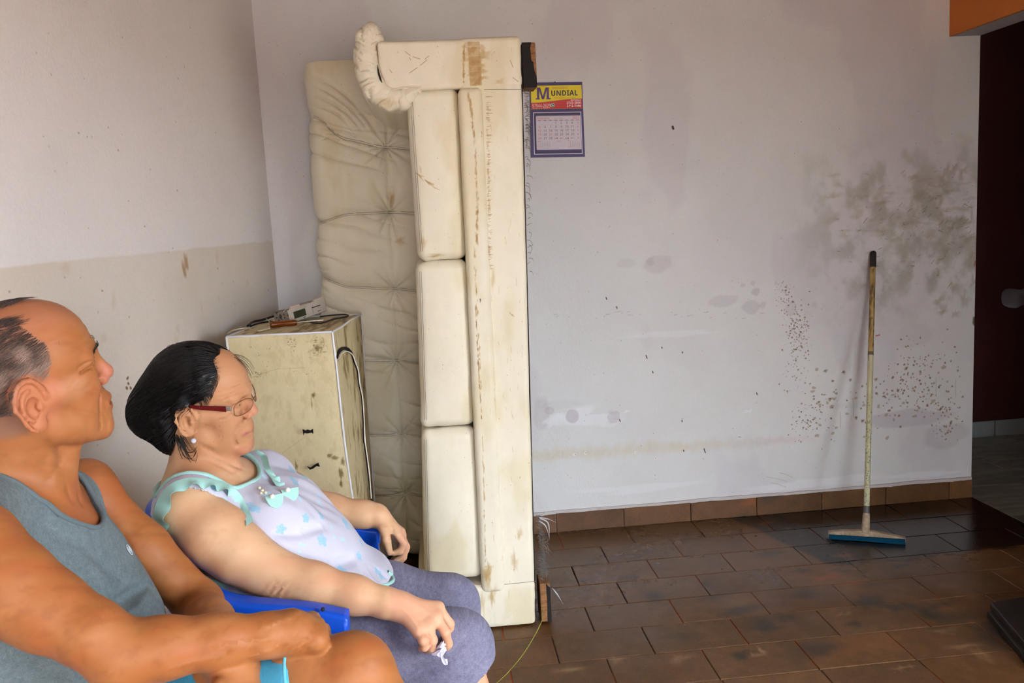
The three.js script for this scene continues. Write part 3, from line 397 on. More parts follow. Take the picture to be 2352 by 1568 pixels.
  const hair = (px, py, n, len, z0 = .84) => { for (let k = 0; k < n; k++) { const p = P(px + rr(-4, 3), py + rr(-9, 9), z0 - rnd() * .05), l = len * rr(.3, 1), a = rr(-1.5, .9); fib.push(taperTube([p, [p[0] + l * .5 * Math.cos(a * .4), p[1] + l * .4 * Math.sin(a), p[2] + rr(-.01, .012)], [p[0] + l * .8 * Math.cos(a), p[1] + l * Math.sin(a) - .01, p[2] + rr(-.02, .02)]], (t) => .0009 * (1 - .7 * t), 6, 4)); } };
  for (let y = 1185; y < 1335; y += 4) hair(1236 + (y > 1230 ? 6 : 0) + rr(-5, 3), y, 1 + ((rnd() * 7) | 0), .045); for (let y = 210; y < 620; y += 12) hair(1206 + (y - 200) * .022, y, 1, .03); for (let y = 205; y < 330; y += 6) hair(1208, y, 2, .028);
  const fm = mesh('stuffing', mergeGeometries(fib), std({ color: 0x7d766e, roughness: .9, side: THREE.DoubleSide }), sofa); fm.userData.kind = 'stuff';
  const blades = [[[1238, 1196], [1252, 1206], [1262, 1234]], [[1240, 1190], [1258, 1200], [1262, 1240]], [[1238, 1188], [1260, 1192], [1276, 1199]], [[1268, 1350], [1281, 1366], [1294, 1388]]];
  for (const b of blades) mesh('loose_strip', taperTube(b.map((p, i) => P(...p, .84 + .01 * i)), (t) => .0004 + .0032 * Math.sin(Math.PI * Math.min(1, t + .12)) * (1 - t), 16, 5), std({ color: 0xb9b9ba, roughness: .6 }), sofa);
}

// ---------------------------------------------------------------- upholstered box with things on it
const BT = (px, py) => PY(px, py, 1.042);
{ const t = thing('upholstered_box', 'tall cream vinyl box with white piping, mould spots and a ripped seam, beside the sofa', 'box');
  // eight corners: top from the measured rim, foot spread a little
  const A = [BT(520, 774), BT(763, 762), BT(829, 722), null]; A[3] = [A[0][0] + A[2][0] - A[1][0], 1.042, A[0][2] + A[2][2] - A[1][2]];
  const fr = P(846, 1400, A[1][2] + .0), foot = [[A[0][0] + .01, 0, A[0][2]], [P(815, 1150, A[1][2])[0] + (P(815, 1150, A[1][2])[0] - A[1][0]) * .55, 0, A[1][2]], [P(851, 1150, A[2][2])[0] + .01, 0, A[2][2]], null]; foot[3] = [foot[0][0], 0, A[3][2]];
  const face = (a, b, c, d, n = 14, m = 40, amp = .006, s = 0) => { const g = new THREE.PlaneGeometry(1, 1, n, m), p = g.attributes.position, u = g.attributes.uv, nx = V3(b[0] - a[0], b[1] - a[1], b[2] - a[2]).cross(V3(d[0] - a[0], d[1] - a[1], d[2] - a[2])).normalize();
    for (let i = 0; i < p.count; i++) { const x = u.getX(i), y = u.getY(i), w = [0, 1, 2].map((k) => lerp(lerp(a[k], b[k], x), lerp(d[k], c[k], x), y)), e = Math.min(1, 8 * Math.min(x, 1 - x, y, 1 - y)), o = amp * e * (fbm(x * 2 + s, y * 4 + s, 3) - .35) * 2; p.setXYZ(i, w[0] + nx.x * o, w[1] + nx.y * o, w[2] + nx.z * o); } g.computeVertexNormals(); return g; };
  const vb = grey(512, 512, (i, j) => .6 * Math.abs(Math.sin(fbm(i / 50, j / 50, 3) * 26)) + .4 * vn(i / 3, j / 3)); vb.repeat.set(3, 8);
  const dirty = (w, h, d, seedv) => { seed = seedv; return canvas(w, h, (i, j) => { const n = fbm(i / 90 + seedv, j / 90, 4) - .5, m = fbm(i / 14, j / 18 + seedv, 3) - .5, k = sstep(.5, .75, fbm(i / 30 + 5, j / (d ? 110 : 50) + seedv, 4)) * (d ? .95 : .13); return [206 + 16 * n + 8 * m - 70 * k, 190 + 16 * n + 8 * m - 76 * k, 150 + 18 * n + 8 * m - 84 * k]; }); };
  const mouldC = [96, 80, 42];
  const [fc, fx] = dirty(700, 1800, false, 11); const F = (px, py) => { const p = P(px, py, A[1][2]), y = p[1] / 1.042, l = lerp(foot[0][0], A[0][0], y), r = lerp(foot[1][0], A[1][0], y); return [(p[0] - l) / (r - l) * 700, (1 - y) * 1800]; };
  for (let k = 0; k < 130; k++) { const a = rnd() * 6.3, r = Math.abs(rnd() + rnd() - 1) * 32, [x, y] = F(728 + Math.cos(a) * r * 1.05, 800 + Math.sin(a) * r * 1.2); blot(fx, x, y, rr(3, 14), rr(2, 10), mouldC, rr(.1, .4), .7, 14, .6); }
  for (const [cx, cy, sx, sy, n] of [[665, 785, 18, 30, 40], [590, 864, 20, 9, 40], [600, 810, 40, 40, 14], [690, 855, 40, 10, 8]]) for (let k = 0; k < n; k++) { const [x, y] = F(cx + (rnd() + rnd() - 1) * sx, cy + (rnd() + rnd() - 1) * sy); blot(fx, x, y, rr(1.5, 7), rr(1.5, 6), mouldC, rr(.2, .6), .6, 12, .6); }
  for (const [px, py, rx, ry, a] of [[719, 908, 5, 9, .7], [716, 930, 2, 22, .4], [679, 1075, 6, 16, .4], [676, 1095, 4, 8, .4], [756, 1046, 8, 8, .5], [768, 1050, 12, 8, .4], [782, 1085, 6, 24, .6], [788, 1060, 5, 14, .5], [783, 1110, 4, 12, .7]]) { const [x, y] = F(px, py); for (let k = 0; k < 4; k++) blot(fx, x + rr(-3, 3), y + rr(-4, 4), rx * rr(1.6, 2.6), ry * rr(1.2, 2.2), mouldC, a * .5, .5, 18, .5); }
  for (let k = 0; k < 120; k++) { const x = rnd() * 700, y = rnd() * 1100; k % 3 ? speck(fx, x, y, rr(.8, 2.4), mouldC, rr(.3, .8)) : stroke(fx, [[x, y], [x + rr(-14, 14), y + rr(-3, 3)]], 1, mouldC, .35); }
  for (const [a, b, c, d] of [[585, 865, 640, 848], [635, 850, 700, 845], [645, 1045, 700, 1005]]) { stroke(fx, [F(a, b), F(c, d)], 1.2, mouldC, .5); }
  const [rc, rx] = dirty(400, 1800, true, 23), [tc] = dirty(512, 512, true, 31);
  for (let k = 0; k < 60; k++) blot(rx, rnd() * 400, rnd() * 1800, rr(5, 20), rr(30, 120), [128, 108, 64], .25, .6, 16, .4); for (let k = 0; k < 14; k++) blot(rx, rr(280, 330), rnd() * 500, rr(8, 20), rr(20, 60), [110, 100, 56], .35, .6, 16, .4);
  const mk = (c, m = 0) => phys({ map: tex(c, true, THREE.ClampToEdgeWrapping), roughness: .6, bumpMap: vb, bumpScale: .00014, side: THREE.DoubleSide });
  const front = mesh('front_panel', face(foot[0], foot[1], A[1], A[0], 20, 60, .008, 3), mk(fc), t), side = mesh('side_panel', face(foot[1], foot[2], A[2], A[1], 14, 60, .005, 9), mk(rc), t);
  const plainV = mk(tc); mesh('side_panel', face(foot[3], foot[0], A[0], A[3]), plainV, t); mesh('back_panel', face(foot[2], foot[3], A[3], A[2]), plainV, t); mesh('bottom_panel', face(foot[3], foot[2], foot[1], foot[0], 4, 4, 0), plainV, t);
  mesh('top_panel', face(A[0], A[1], A[2], A[3], 12, 12, .002, 5), mk(tc), t);
  const wp = std({ color: 0xd8d9dc, roughness: .5 }), bow = (a, b, k) => { const pts = []; for (let i = 0; i <= 10; i++) { const s = i / 10; pts.push([0, 1, 2].map((j) => lerp(a[j], b[j], s) + (j === 1 ? 0 : k * .004 * Math.sin(s * 7 + j)) * Math.sin(Math.PI * s))); } return pts; };
  for (const [a, b] of [[A[0], A[1]], [A[1], A[2]], [A[0], A[3]], [A[3], A[2]], [foot[0], A[0]], [foot[1], A[1]], [foot[2], A[2]]]) mesh('piping', tube(bow(a, b, 1), .0036, 60, 8), wp, t);
  // rips: dark openings with frayed lips
  const tearM = std({ color: 0x0d0907, roughness: 1 }), lip = std({ color: 0xe8e2d6, roughness: .9 });
  const onFace = (px, py) => { const p = P(px, py, A[1][2] + .009); return p; };
  const rip = (pts, par, name) => { const s = new THREE.Shape(); pts.forEach((p, i) => s[i ? 'lineTo' : 'moveTo'](p[0], p[1])); const g = new THREE.ExtrudeGeometry(s, { depth: .0016, bevelEnabled: false }); g.translate(0, 0, pts[0][2]); mesh(name, g, tearM, par); };
  rip([[695, 985], [702, 988], [706, 986], [713, 988], [719, 984], [720, 996], [716, 993], [706, 995], [699, 994], [697, 1000]].map((p) => onFace(...p)), front, 'tear'); rip([[705, 1070], [713, 1073], [722, 1067], [731, 1062], [735, 1071], [727, 1070], [719, 1076], [712, 1078]].map((p) => onFace(...p)), front, 'tear');
  const sideP = (px, py) => { const d = ray(px, py), n = V3(A[2][0] - A[1][0], 0, A[2][2] - A[1][2]).cross(V3(foot[1][0] - A[1][0], foot[1][1] - A[1][1], foot[1][2] - A[1][2])), k = n.dot(V3(...A[1]).sub(CAM)) / n.dot(d); n.normalize(); if (n.x < 0) n.multiplyScalar(-1); return [CAM.x + d.x * k + n.x * .003, CAM.y + d.y * k + n.y * .003, CAM.z + d.z * k + n.z * .003]; };
  const slit = [[772, 822], [777, 807], [788, 800], [798, 803], [806, 812], [812, 832], [819, 852], [822, 880], [828, 910], [832, 960], [834, 1010], [838, 1040], [842, 1070], [846, 1110], [848, 1145]].map((p) => sideP(...p));
  const open = [.5, 1, 1, .9, .7, .5, .45, .35, .3, .4, .6, .4, .45, .3, .1];
  mesh('ripped_seam', taperTube(slit, (s) => .0055 * open[Math.min(14, Math.round(s * 14))] + .0006, 90, 6), tearM, side);
  mesh('torn_lip', tube(slit.map((p, i) => [p[0] + .004, p[1] - (i < 5 ? .011 * open[i] : 0), p[2] + (i < 5 ? 0 : .008 * open[i])]), .0022, 90, 6), lip, side);
}
const boxTop = 1.044;
{ // old clock radio, tilted, its face towards the room
  const r = thing('clock_radio', 'dirty grey clock radio with green display on top of the upholstered box', 'radio'), zF = BT(700, 720)[2];
  const a = PY(668, 745, boxTop), b = PY(750, 725, boxTop), w = hyp(b[0] - a[0], b[2] - a[2]);
  r.position.set((a[0] + b[0]) / 2, boxTop + .009, (a[2] + b[2]) / 2); r.rotation.order = 'YXZ'; r.rotation.set(-.16, Math.atan2(-(b[2] - a[2]), b[0] - a[0]), .05);
  const grime = (base, s) => tex(canvas(256, 128, (i, j) => { const k = sstep(.5, .68, fbm(i / 18 + s, j / 18, 4)); return [base[0] - 80 * k, base[1] - 84 * k, base[2] - 88 * k]; })[0]);
  const shell = std({ map: grime([176, 164, 152], 3), roughness: .6 });
  const body = new RoundedBoxGeometry(w, .05, .06, 3, .005); body.translate(0, .026, -.028); mesh('case', uvXY(body, -w / 2, 0, .15, .06), shell, r);
  const fp = new RoundedBoxGeometry(w * .985, .046, .004, 2, .0018); fp.translate(.001, .026, .004); mesh('front_panel', uvXY(fp, 0, 0, .3, .2), std({ color: 0xb4a99e, roughness: .55 }), r);
  const scr = new RoundedBoxGeometry(w * .32, .024, .002, 2, .0008); scr.translate(-w * .26, .024, .0068); mesh('display', scr, phys({ color: 0x1a2a12, roughness: .25 }), r);
  const slot = new RoundedBoxGeometry(w * .24, .0032, .002, 1, .0006); slot.translate(w * .22, .03, .0065); mesh('slot', slot, std({ color: 0x15131a }), r);
  for (const [x, ww] of [[-w * .33, w * .26], [w * .37, w * .24]]) { const bt = new RoundedBoxGeometry(ww, .011, .012, 2, .002); bt.translate(x, .051, .0); mesh('button', bt, std({ color: 0xbca99a, roughness: .6 }), r); }
  const scuff = new RoundedBoxGeometry(.002, .044, .056, 1, .0008); scuff.translate(-w / 2 - .0012, .026, -.028); mesh('side_panel', scuff, std({ map: grime([120, 110, 98], 9), roughness: .8 }), r);
  for (let i = 0; i < 5; i++) { const d = new THREE.CylinderGeometry(.0012, .0012, .001, 8); d.rotateX(Math.PI / 2); d.translate(w * .1, .012 + i * .005, .0064); mesh('pin', d, std({ color: 0x39322c }), r); }
  for (const [x, y, ww] of [[-w * .16, .007, .016], [w * .28, .012, .022]]) { const s = new RoundedBoxGeometry(ww, .0024, .001, 1, .0004); s.translate(x, y, .0064); mesh('print_line', s, std({ color: 0x4a433e }), r); }
  // screwdriver
  const s = thing('screwdriver', 'screwdriver with a translucent amber handle lying on the upholstered box', 'screwdriver'), h0 = BT(621, 755), h1 = BT(683, 750), tip = BT(744, 744), dir = V3(h1[0] - h0[0], 0, h1[2] - h0[2]), hl = dir.length();
  const prof = [[0, 0], [.008, 0], [.0105, .003], [.0108, hl * .3], [.0098, hl * .55], [.0108, hl * .8], [.0108, hl * .93], [.0085, hl], [0, hl]].map((p) => new THREE.Vector2(...p)), hg = new THREE.LatheGeometry(prof, 12); hg.rotateZ(-Math.PI / 2);
  s.position.set(h0[0], boxTop + .0115, h0[2]); s.rotation.y = Math.atan2(-(tip[2] - h0[2]), tip[0] - h0[0]);
  mesh('handle', hg, phys({ color: 0x9a4a08, roughness: .2, transmission: .55, thickness: .01, ior: 1.48, attenuationColor: new THREE.Color(0xb85a08), attenuationDistance: .012 }), s);
  const L = hyp(tip[0] - h0[0], tip[2] - h0[2]), sg = new THREE.CylinderGeometry(.0028, .0028, L - hl, 10); sg.rotateZ(-Math.PI / 2); sg.translate((L + hl) / 2, 0, 0); mesh('shaft', sg, std({ color: 0xd8d6d2, metalness: .9, roughness: .25 }), s);
  // cables
  const on = (px, py, y = .004) => { const p = PY(px, py, boxTop + y); return p; };
  const cab = (n, l, pts, r, c) => tag(mesh(n, tube(pts, r, 80, 6), std({ color: c, roughness: .7 })), l, 'cable');
  cab('power_cable', 'black cable looping out to the right behind the clock radio', [on(700, 737), on(735, 742), on(765, 733), on(795, 727), on(800, 724), on(790, 722), on(760, 724), on(735, 727)], .0026, 0x17151a);
  cab('power_cable', 'dirty black cable bundle left of the clock radio', [on(569, 748), on(585, 738), on(604, 734, .01), on(625, 727, .012), on(640, 722, .012), on(655, 724)], .0042, 0x1f1d1c);
  cab('power_cable', 'thin black cable under the bundle left of the clock radio', [on(575, 749), on(600, 741), on(622, 738), on(634, 744), on(645, 738), on(652, 732)], .003, 0x242220);
  cab('string', 'twisted pale string lying on the front edge of the upholstered box', [on(522, 766), on(540, 757), on(562, 754), on(578, 756), on(594, 760), on(606, 757), on(620, 754)], .0026, 0xcbb994);
  cab('wire', 'short bare wire leaning on the amber screwdriver', [on(612, 732, .016), on(618, 738, .012), on(626, 746, .012)], .0016, 0xd6cdbb);
  cab('wire', 'thin tangled wire lying across the top of the clock radio', [[650, 716], [664, 707], [682, 704], [696, 703], [704, 706], [690, 709]].map((p) => PY(p[0], p[1], boxTop + .056)), .0012, 0xb9ae9c);
}

// ---------------------------------------------------------------- calendar
{ const cal = thing('wall_calendar', 'purple and yellow pharmacy calendar for February 2023 hanging beside the sofa', 'calendar'), tl = P(1216, 190, 0), tr = P(1337, 188, 0), br = P(1343, 360, 0), bl = P(1219, 362, 0);
  const W = 760, Hc = 1060, [c, x] = canvas(W, Hc), pur = '#3d2b66';
  x.fillStyle = pur; x.fillRect(0, 0, W, Hc); for (let i = 0; i < 60; i++) { x.fillStyle = `rgba(${rnd() < .5 ? '120,92,160' : '24,16,60'},${rr(.03, .12)})`; x.fillRect(rnd() * W, Hc * rnd(), rr(60, 400), rr(6, 40)); }
  x.fillStyle = '#f0d90e'; x.fillRect(18, 44, W - 30, 330); x.fillStyle = '#cf2a22'; x.beginPath(); x.moveTo(18, 286); x.bezierCurveTo(260, 286, 420, 236, W - 12, 236); x.lineTo(W - 12, 372); x.lineTo(18, 372); x.fill();
  x.strokeStyle = '#b9ae40'; x.lineWidth = 5; x.beginPath(); x.moveTo(18, 284); x.bezierCurveTo(260, 284, 420, 234, W - 12, 234); x.stroke();
  const tx = (s, px, py, f, col, al = 'left', mw) => { x.font = f; x.fillStyle = col; x.textAlign = al; x.textBaseline = 'alphabetic'; mw ? x.fillText(s, px, py, mw) : x.fillText(s, px, py); };
  tx('M', 84, 236, 'bold 232px sans-serif', '#4a2f78', 'left', 220); x.fillStyle = '#4a2f78'; x.fillRect(84, 222, 60, 16); x.fillRect(236, 222, 64, 16); x.fillStyle = '#e0722a'; for (let i = 0; i < 5; i++) { x.beginPath(); x.arc(46 + 14 * i, 82 + 11 * Math.sin(i * 2), 9, 0, 7); x.fill(); }
  tx('DROGARIAS', 322, 96, '42px sans-serif', '#b86a1e', 'left', 380); tx('UNDIAL', 300, 190, 'bold 104px sans-serif', '#1b1838', 'left', 440); tx('PRESERVANDO SUA SAÚDE', 340, 228, 'italic 26px sans-serif', '#c77a1c', 'left', 380);
  tx('97944-2629', 30, 352, '70px sans-serif', '#f6e3dc', 'left', 268); x.fillStyle = '#0f6a48'; x.beginPath(); x.arc(326, 322, 25, 0, 7); x.fill(); x.strokeStyle = '#e8f2ea'; x.lineWidth = 5; x.stroke(); x.lineWidth = 9; x.beginPath(); x.arc(332, 314, 14, 1.2, 3.4); x.stroke();
  tx('ENTREGAS', 732, 268, 'bold 30px sans-serif', '#f6e3dc', 'right', 320); tx('2723-3000', 732, 308, 'bold 44px sans-serif', '#f6e3dc', 'right', 360); tx('2712-7396', 732, 352, 'bold 44px sans-serif', '#f6e3dc', 'right', 360); tx('Sta Catarina · São Gonçalo', 40, 368, '18px sans-serif', '#f0c8bf', 'left', 660);
  x.lineWidth = 12; x.strokeStyle = '#d9cfe0'; x.strokeRect(50, 424, W - 86, 590); x.lineWidth = 22; x.strokeStyle = '#231748'; x.strokeRect(68, 444, W - 124, 548);
  const calM = std({ map: tex(c, true, THREE.ClampToEdgeWrapping), roughness: .45 });
  const sheet = (q, z0, curl, th) => { const n = 16, g = new THREE.BoxGeometry(1, 1, th, n, n, 1), p = g.attributes.position, u = new Float32Array(p.count * 2); for (let i = 0; i < p.count; i++) { const s = p.getX(i) + .5, t = .5 - p.getY(i), zz = p.getZ(i); u[2 * i] = s; u[2 * i + 1] = 1 - t; p.setXYZ(i, lerp(lerp(q[0][0], q[1][0], s), lerp(q[3][0], q[2][0], s), t), lerp(lerp(q[0][1], q[1][1], s), lerp(q[3][1], q[2][1], s), t), z0 + zz + curl * t * t * (1 + .3 * Math.sin(s * 3))); } g.setAttribute('uv', new THREE.BufferAttribute(u, 2)); g.computeVertexNormals(); return g; };
  mesh('backing_card', sheet([tl, tr, br, bl], .002, .004, .0012), calM, cal);
  const PW = 640, PH = 480, [pc, y] = canvas(PW, PH); y.fillStyle = '#dcd3dc'; y.fillRect(0, 0, PW, PH); y.fillStyle = '#7d7884'; y.fillRect(0, 0, PW, 10);
  const tp = (s, px, py, f, col, al = 'center', mw) => { y.font = f; y.fillStyle = col; y.textAlign = al; mw ? y.fillText(s, px, py, mw) : y.fillText(s, px, py); }, red = '#c9464a', blk = '#33313a';
  tp('Fevereiro', 14, 52, '42px sans-serif', red, 'left', 200); tp('2023', 624, 52, '44px sans-serif', red, 'right'); tp('2º mês · 28 dias', 320, 46, '18px sans-serif', red);
  ['DOM', 'SEG', 'TER', 'QUA', 'QUI', 'SEX', 'SÁB', 'SEM'].forEach((d, i) => { const cx = 50 + 78.5 * i; y.fillStyle = '#c3bac4'; y.fillRect(cx - 34, 62, 68, 16); tp(d, cx, 76, 'bold 16px sans-serif', i % 7 ? blk : red); });
  [['', '', '', '1', '2', '3', '4', '5'], ['5', '6', '7', '8', '9', '10', '11', '6'], ['12', '13', '14', '15', '16', '17', '18', '7'], ['19', '20', '21', '22', '23', '24', '25', '8'], ['26', '27', '28', '', '', '', '', '9']].forEach((row, j) => row.forEach((d, i) => { const cx = 50 + 78.5 * i, cy = 122 + 53 * j, last = i === 7; tp(d, cx, cy, (last ? '34' : '44') + 'px sans-serif', i === 0 || last || d === '21' ? red : blk); if (j === 4 && i > 2 && i < 7) { y.fillStyle = red; y.fillRect(cx - 26, cy - 16, 22, 9); y.fillStyle = blk; y.beginPath(); y.arc(cx + 12, cy - 13, 8, 0, 7); i === 3 || i === 5 ? y.fill() : y.stroke(); } }));
  for (const x0 of [16, 444]) { tp(x0 < 100 ? 'Janeiro' : 'Março', x0 + 4, 366, '16px sans-serif', red, 'left'); for (let j = 0; j < 6; j++) for (let i = 0; i < 7; i++) tp(String(1 + ((i + j * 7) % 31)), x0 + 14 + 26 * i, 386 + 16 * j, '14px sans-serif', i ? '#6b6670' : red); }
  for (let j = 0; j < 6; j++) { y.fillStyle = 'rgba(120,110,130,.3)'; y.fillRect(226, 376 + 18 * j, 196, 1.5); } tp('ANOTAÇÕES', 322, 366, '13px sans-serif', red);
  const sub = (s, t) => { const a = [0, 1].map((k) => lerp(lerp(tl[k], tr[k], s), lerp(bl[k], br[k], s), t)); return a; }, q = [sub(.105, .44), sub(.935, .44), sub(.935, .90), sub(.105, .90)];
  mesh('month_pad', sheet(q, .006, .005, .004), std({ map: tex(pc, true, THREE.ClampToEdgeWrapping), roughness: .6 }), cal);
  const n = P(1274, 189, 0), nail = new THREE.CylinderGeometry(.002, .002, .012, 10); nail.rotateX(Math.PI / 2); nail.translate(n[0], n[1], .006); mesh('nail', nail, std({ color: 0x2a2320, metalness: .6, roughness: .5 }), cal);
}

// ---------------------------------------------------------------- squeegee leaning on the wall
{ const s = thing('floor_squeegee', 'floor squeegee with a long worn yellow pole leaning on the back wall', 'squeegee'), top = P(2006, 582, .022), l = PY(1904, 1229, .012), r = PY(2078, 1240, .012), mid = [(l[0] + r[0]) / 2, .03, (l[2] + r[2]) / 2], hub = P(1989, 1200, .385), low = P(1990, 1180, .372);
  const pole = (y) => { const t = (y - low[1]) / (top[1] - low[1]); return [0, 1, 2].map((k) => lerp(low[k], top[k], t)); };
  const [pc, px] = canvas(64, 1024, (i, j) => { const n = fbm(i / 12, j / 40, 4) - .5; return j < 380 ? [172 + 60 * n, 142 + 60 * n, 84 + 50 * n] : [196 + 44 * n, 190 + 44 * n, 150 + 44 * n]; });
  for (let k = 0; k < 60; k++) { const y = rnd() * 400; blot(px, rnd() * 64, y, rr(3, 12), rr(6, 40), [84, 64, 34], .5, .5, 12, .5); } for (let k = 0; k < 420; k++) { const y = 380 + Math.sqrt(rnd()) * 640; speck(px, rnd() * 64, y, rr(1, 3.2), rnd() < .7 ? [58, 110, 112] : [120, 104, 70], .8); } px.fillStyle = 'rgba(70,62,46,.7)'; px.fillRect(0, 366, 64, 14);
  const cyl = (a, b, r0, r1, n = 16) => { const d = V3(b[0] - a[0], b[1] - a[1], b[2] - a[2]), g = new THREE.CylinderGeometry(r1, r0, d.length(), n, 1); g.applyQuaternion(new THREE.Quaternion().setFromUnitVectors(V3(0, 1, 0), d.clone().normalize())); g.translate((a[0] + b[0]) / 2, (a[1] + b[1]) / 2, (a[2] + b[2]) / 2); return g; };
  mesh('pole', cyl(low, pole(top[1] - .055), .0112, .0112), std({ map: tex(pc), roughness: .55 }), s);
  const cap = mergeGeometries([cyl(pole(top[1] - .058), top, .0125, .0125), (() => { const g = new THREE.SphereGeometry(.0125, 16, 10); g.translate(...top); return g; })()]); mesh('end_cap', cap, std({ color: 0x23201e, roughness: .6 }), s);
  mesh('band', cyl(pole(low[1] - .001), pole(low[1] + .03), .0124, .0124), std({ color: 0x5e5a5a, metalness: .5, roughness: .5 }), s);
  const mud = std({ map: tex(canvas(128, 128, (i, j) => { const n = fbm(i / 20, j / 20, 4) - .5; return [166 + 70 * n, 146 + 66 * n, 120 + 60 * n]; })[0]), roughness: .8 });
  mesh('socket', cyl([mid[0] - .004, .03, mid[2]], pole(low[1] + .002), .017, .0135), mud, s);
  const len = hyp(r[0] - l[0], r[2] - l[2]), ang = Math.atan2(-(r[2] - l[2]), r[0] - l[0]);
  const sh = new THREE.Shape(); [[-len / 2, .012], [len / 2, .010], [len / 2, .02], [len * .3, .03], [.02, .04], [-.02, .04], [-len * .3, .034], [-len / 2, .026]].forEach((p, i) => sh[i ? 'lineTo' : 'moveTo'](...p));
  const head = new THREE.ExtrudeGeometry(sh, { depth: .02, bevelEnabled: true, bevelSize: .003, bevelThickness: .003, bevelSegments: 2 }); head.translate(0, 0, -.014); head.rotateY(ang); head.translate(mid[0], 0, mid[2]); mesh('head', uvXY(head, 0, 0, .1, .1), mud, s);
  const bl = new THREE.BoxGeometry(len * 1.005, .017, .006, 30, 1, 1), p = bl.attributes.position; for (let i = 0; i < p.count; i++) { const x = p.getX(i); p.setY(i, p.getY(i) - (p.getY(i) < 0 ? .0022 * sstep(-.02, .1, x) : 0)); p.setZ(i, p.getZ(i) + (p.getY(i) < 0 ? .004 : 0)); } bl.computeVertexNormals(); bl.translate(0, .0115, .012); bl.rotateY(ang); bl.translate(mid[0], 0, mid[2]); mesh('rubber_blade', bl, phys({ color: 0x0a3a52, roughness: .9, specularIntensity: .15 }), s);
  const bl2 = new THREE.BoxGeometry(len * 1.0, .019, .006); bl2.translate(0, .0105, .003); bl2.rotateY(ang); bl2.translate(mid[0], 0, mid[2]); mesh('rubber_blade', bl2, std({ color: 0x14191c, roughness: .6 }), s);
}
// ---------------------------------------------------------------- small things on the floor and in the dark room
tag(mesh('grass_stalk', taperTube([P(1252, 1372, .84), P(1247, 1400, .86), PY(1238, 1440, .1), PY(1205, 1497, .03), PY(1172, 1538, .012), PY(1150, 1560, .006), PY(1128, 1578, .004)], (t) => .0016 - .0007 * t, 70, 6), std({ color: 0x9c9a34, roughness: .6 })), 'long thin yellow-green stalk hanging from the sofa foot to the floor', 'stalk');
{ const t = thing('wooden_board', 'dark wet wooden board lying on the floor at the right edge', 'board'), a = PY(2278, 1385, .045), b = PY(2375, 1500, .045), c = [a[0] + .42, .045, a[2] - .06], d = [b[0] + .46, .045, b[2] - .02];
  const dk = std({ map: tex(canvas(256, 256, (i, j) => { const n = fbm(i / 40, j / 30, 4), k = sstep(.62, .8, fbm(i / 26 + 9, j / 50, 4)); return [30 + 30 * n + 100 * k, 24 + 26 * n + 92 * k, 22 + 24 * n + 84 * k]; })[0]), roughness: .35 });
  const sh = new THREE.Shape(); [[a[0], a[2]], [b[0], b[2]], [d[0], d[2]], [c[0], c[2]]].forEach((p, i) => sh[i ? 'lineTo' : 'moveTo'](p[0], -p[1])); const g = new THREE.ExtrudeGeometry(sh, { depth: .018, bevelEnabled: true, bevelSize: .004, bevelThickness: .004, bevelSegments: 2 }); g.rotateX(-Math.PI / 2); g.translate(0, .026, 0); mesh('top_layer', g, dk, t);
  const g2 = new THREE.ExtrudeGeometry(sh, { depth: .018, bevelEnabled: true, bevelSize: .003, bevelThickness: .003, bevelSegments: 2 }); g2.rotateX(-Math.PI / 2); g2.translate(-.018, .0035, .012); mesh('bottom_layer', g2, std({ color: 0x241d18, roughness: .5 }), t); }
{ const t = thing('hanging_cloth_rail', 'dim cloth draped over a rail in the dark room at the right edge', 'cloth'), a = P(2312, 668, -.2), b = P(2372, 682, -.2);
  mesh('rail', tube([[a[0] - .0, a[1] - .02, -.2], [a[0] + .9, a[1] - .06, -.2]], .012, 20, 10), std({ color: 0x3a2c26 }), t);
  mesh('cloth', net((x, y, z) => sdBox(x, y, z, [a[0] + .16, a[1] - .035, -.2], [.16, .038, .05], .03) + .006 * Math.sin(x * 60) + .006 * (fbm(x * 20, y * 20, 3) - .5), [a[0] - .05, a[1] - .12, -.3], [a[0] + .4, a[1] + .06, -.1], .01), std({ color: 0x4a3f3f, roughness: .9 }), t);
  mesh('stand', mergeGeometries([box(a[0] + .45, a[0] + .49, 0, a[1], -.22, -.18), box(a[0] + .3, a[0] + .64, 0, .03, -.34, -.06)]), std({ color: 0x2a201c }), t); }
// ---------------------------------------------------------------- people
const add3 = (a, b, s = 1) => [a[0] + b[0] * s, a[1] + b[1] * s, a[2] + b[2] * s];
class Frame {                                                             // local (forward, up, to the right hand) <-> world
  constructor(o, yaw, pitch, roll, s) { const cy = Math.cos(yaw), sy = Math.sin(yaw), cp = Math.cos(pitch), sp = Math.sin(pitch), F = [cy * cp, sp, -sy * cp], R0 = [sy, 0, cy], U0 = [R0[1] * F[2] - R0[2] * F[1], R0[2] * F[0] - R0[0] * F[2], R0[0] * F[1] - R0[1] * F[0]], c = Math.cos(roll), n = Math.sin(roll);
    this.o = o; this.F = F; this.U = [0, 1, 2].map((i) => U0[i] * c + R0[i] * n); this.R = [0, 1, 2].map((i) => R0[i] * c - U0[i] * n); this.s = s; }
  w(x, y, z) { const { o, F, U, R, s } = this; return [0, 1, 2].map((i) => o[i] + s * (F[i] * x + U[i] * y + R[i] * z)); }
  l(x, y, z) { const { o, F, U, R, s } = this, a = x - o[0], b = y - o[1], c = z - o[2]; return [(a * F[0] + b * F[1] + c * F[2]) / s, (a * U[0] + b * U[1] + c * U[2]) / s, (a * R[0] + b * R[1] + c * R[2]) / s]; }
}
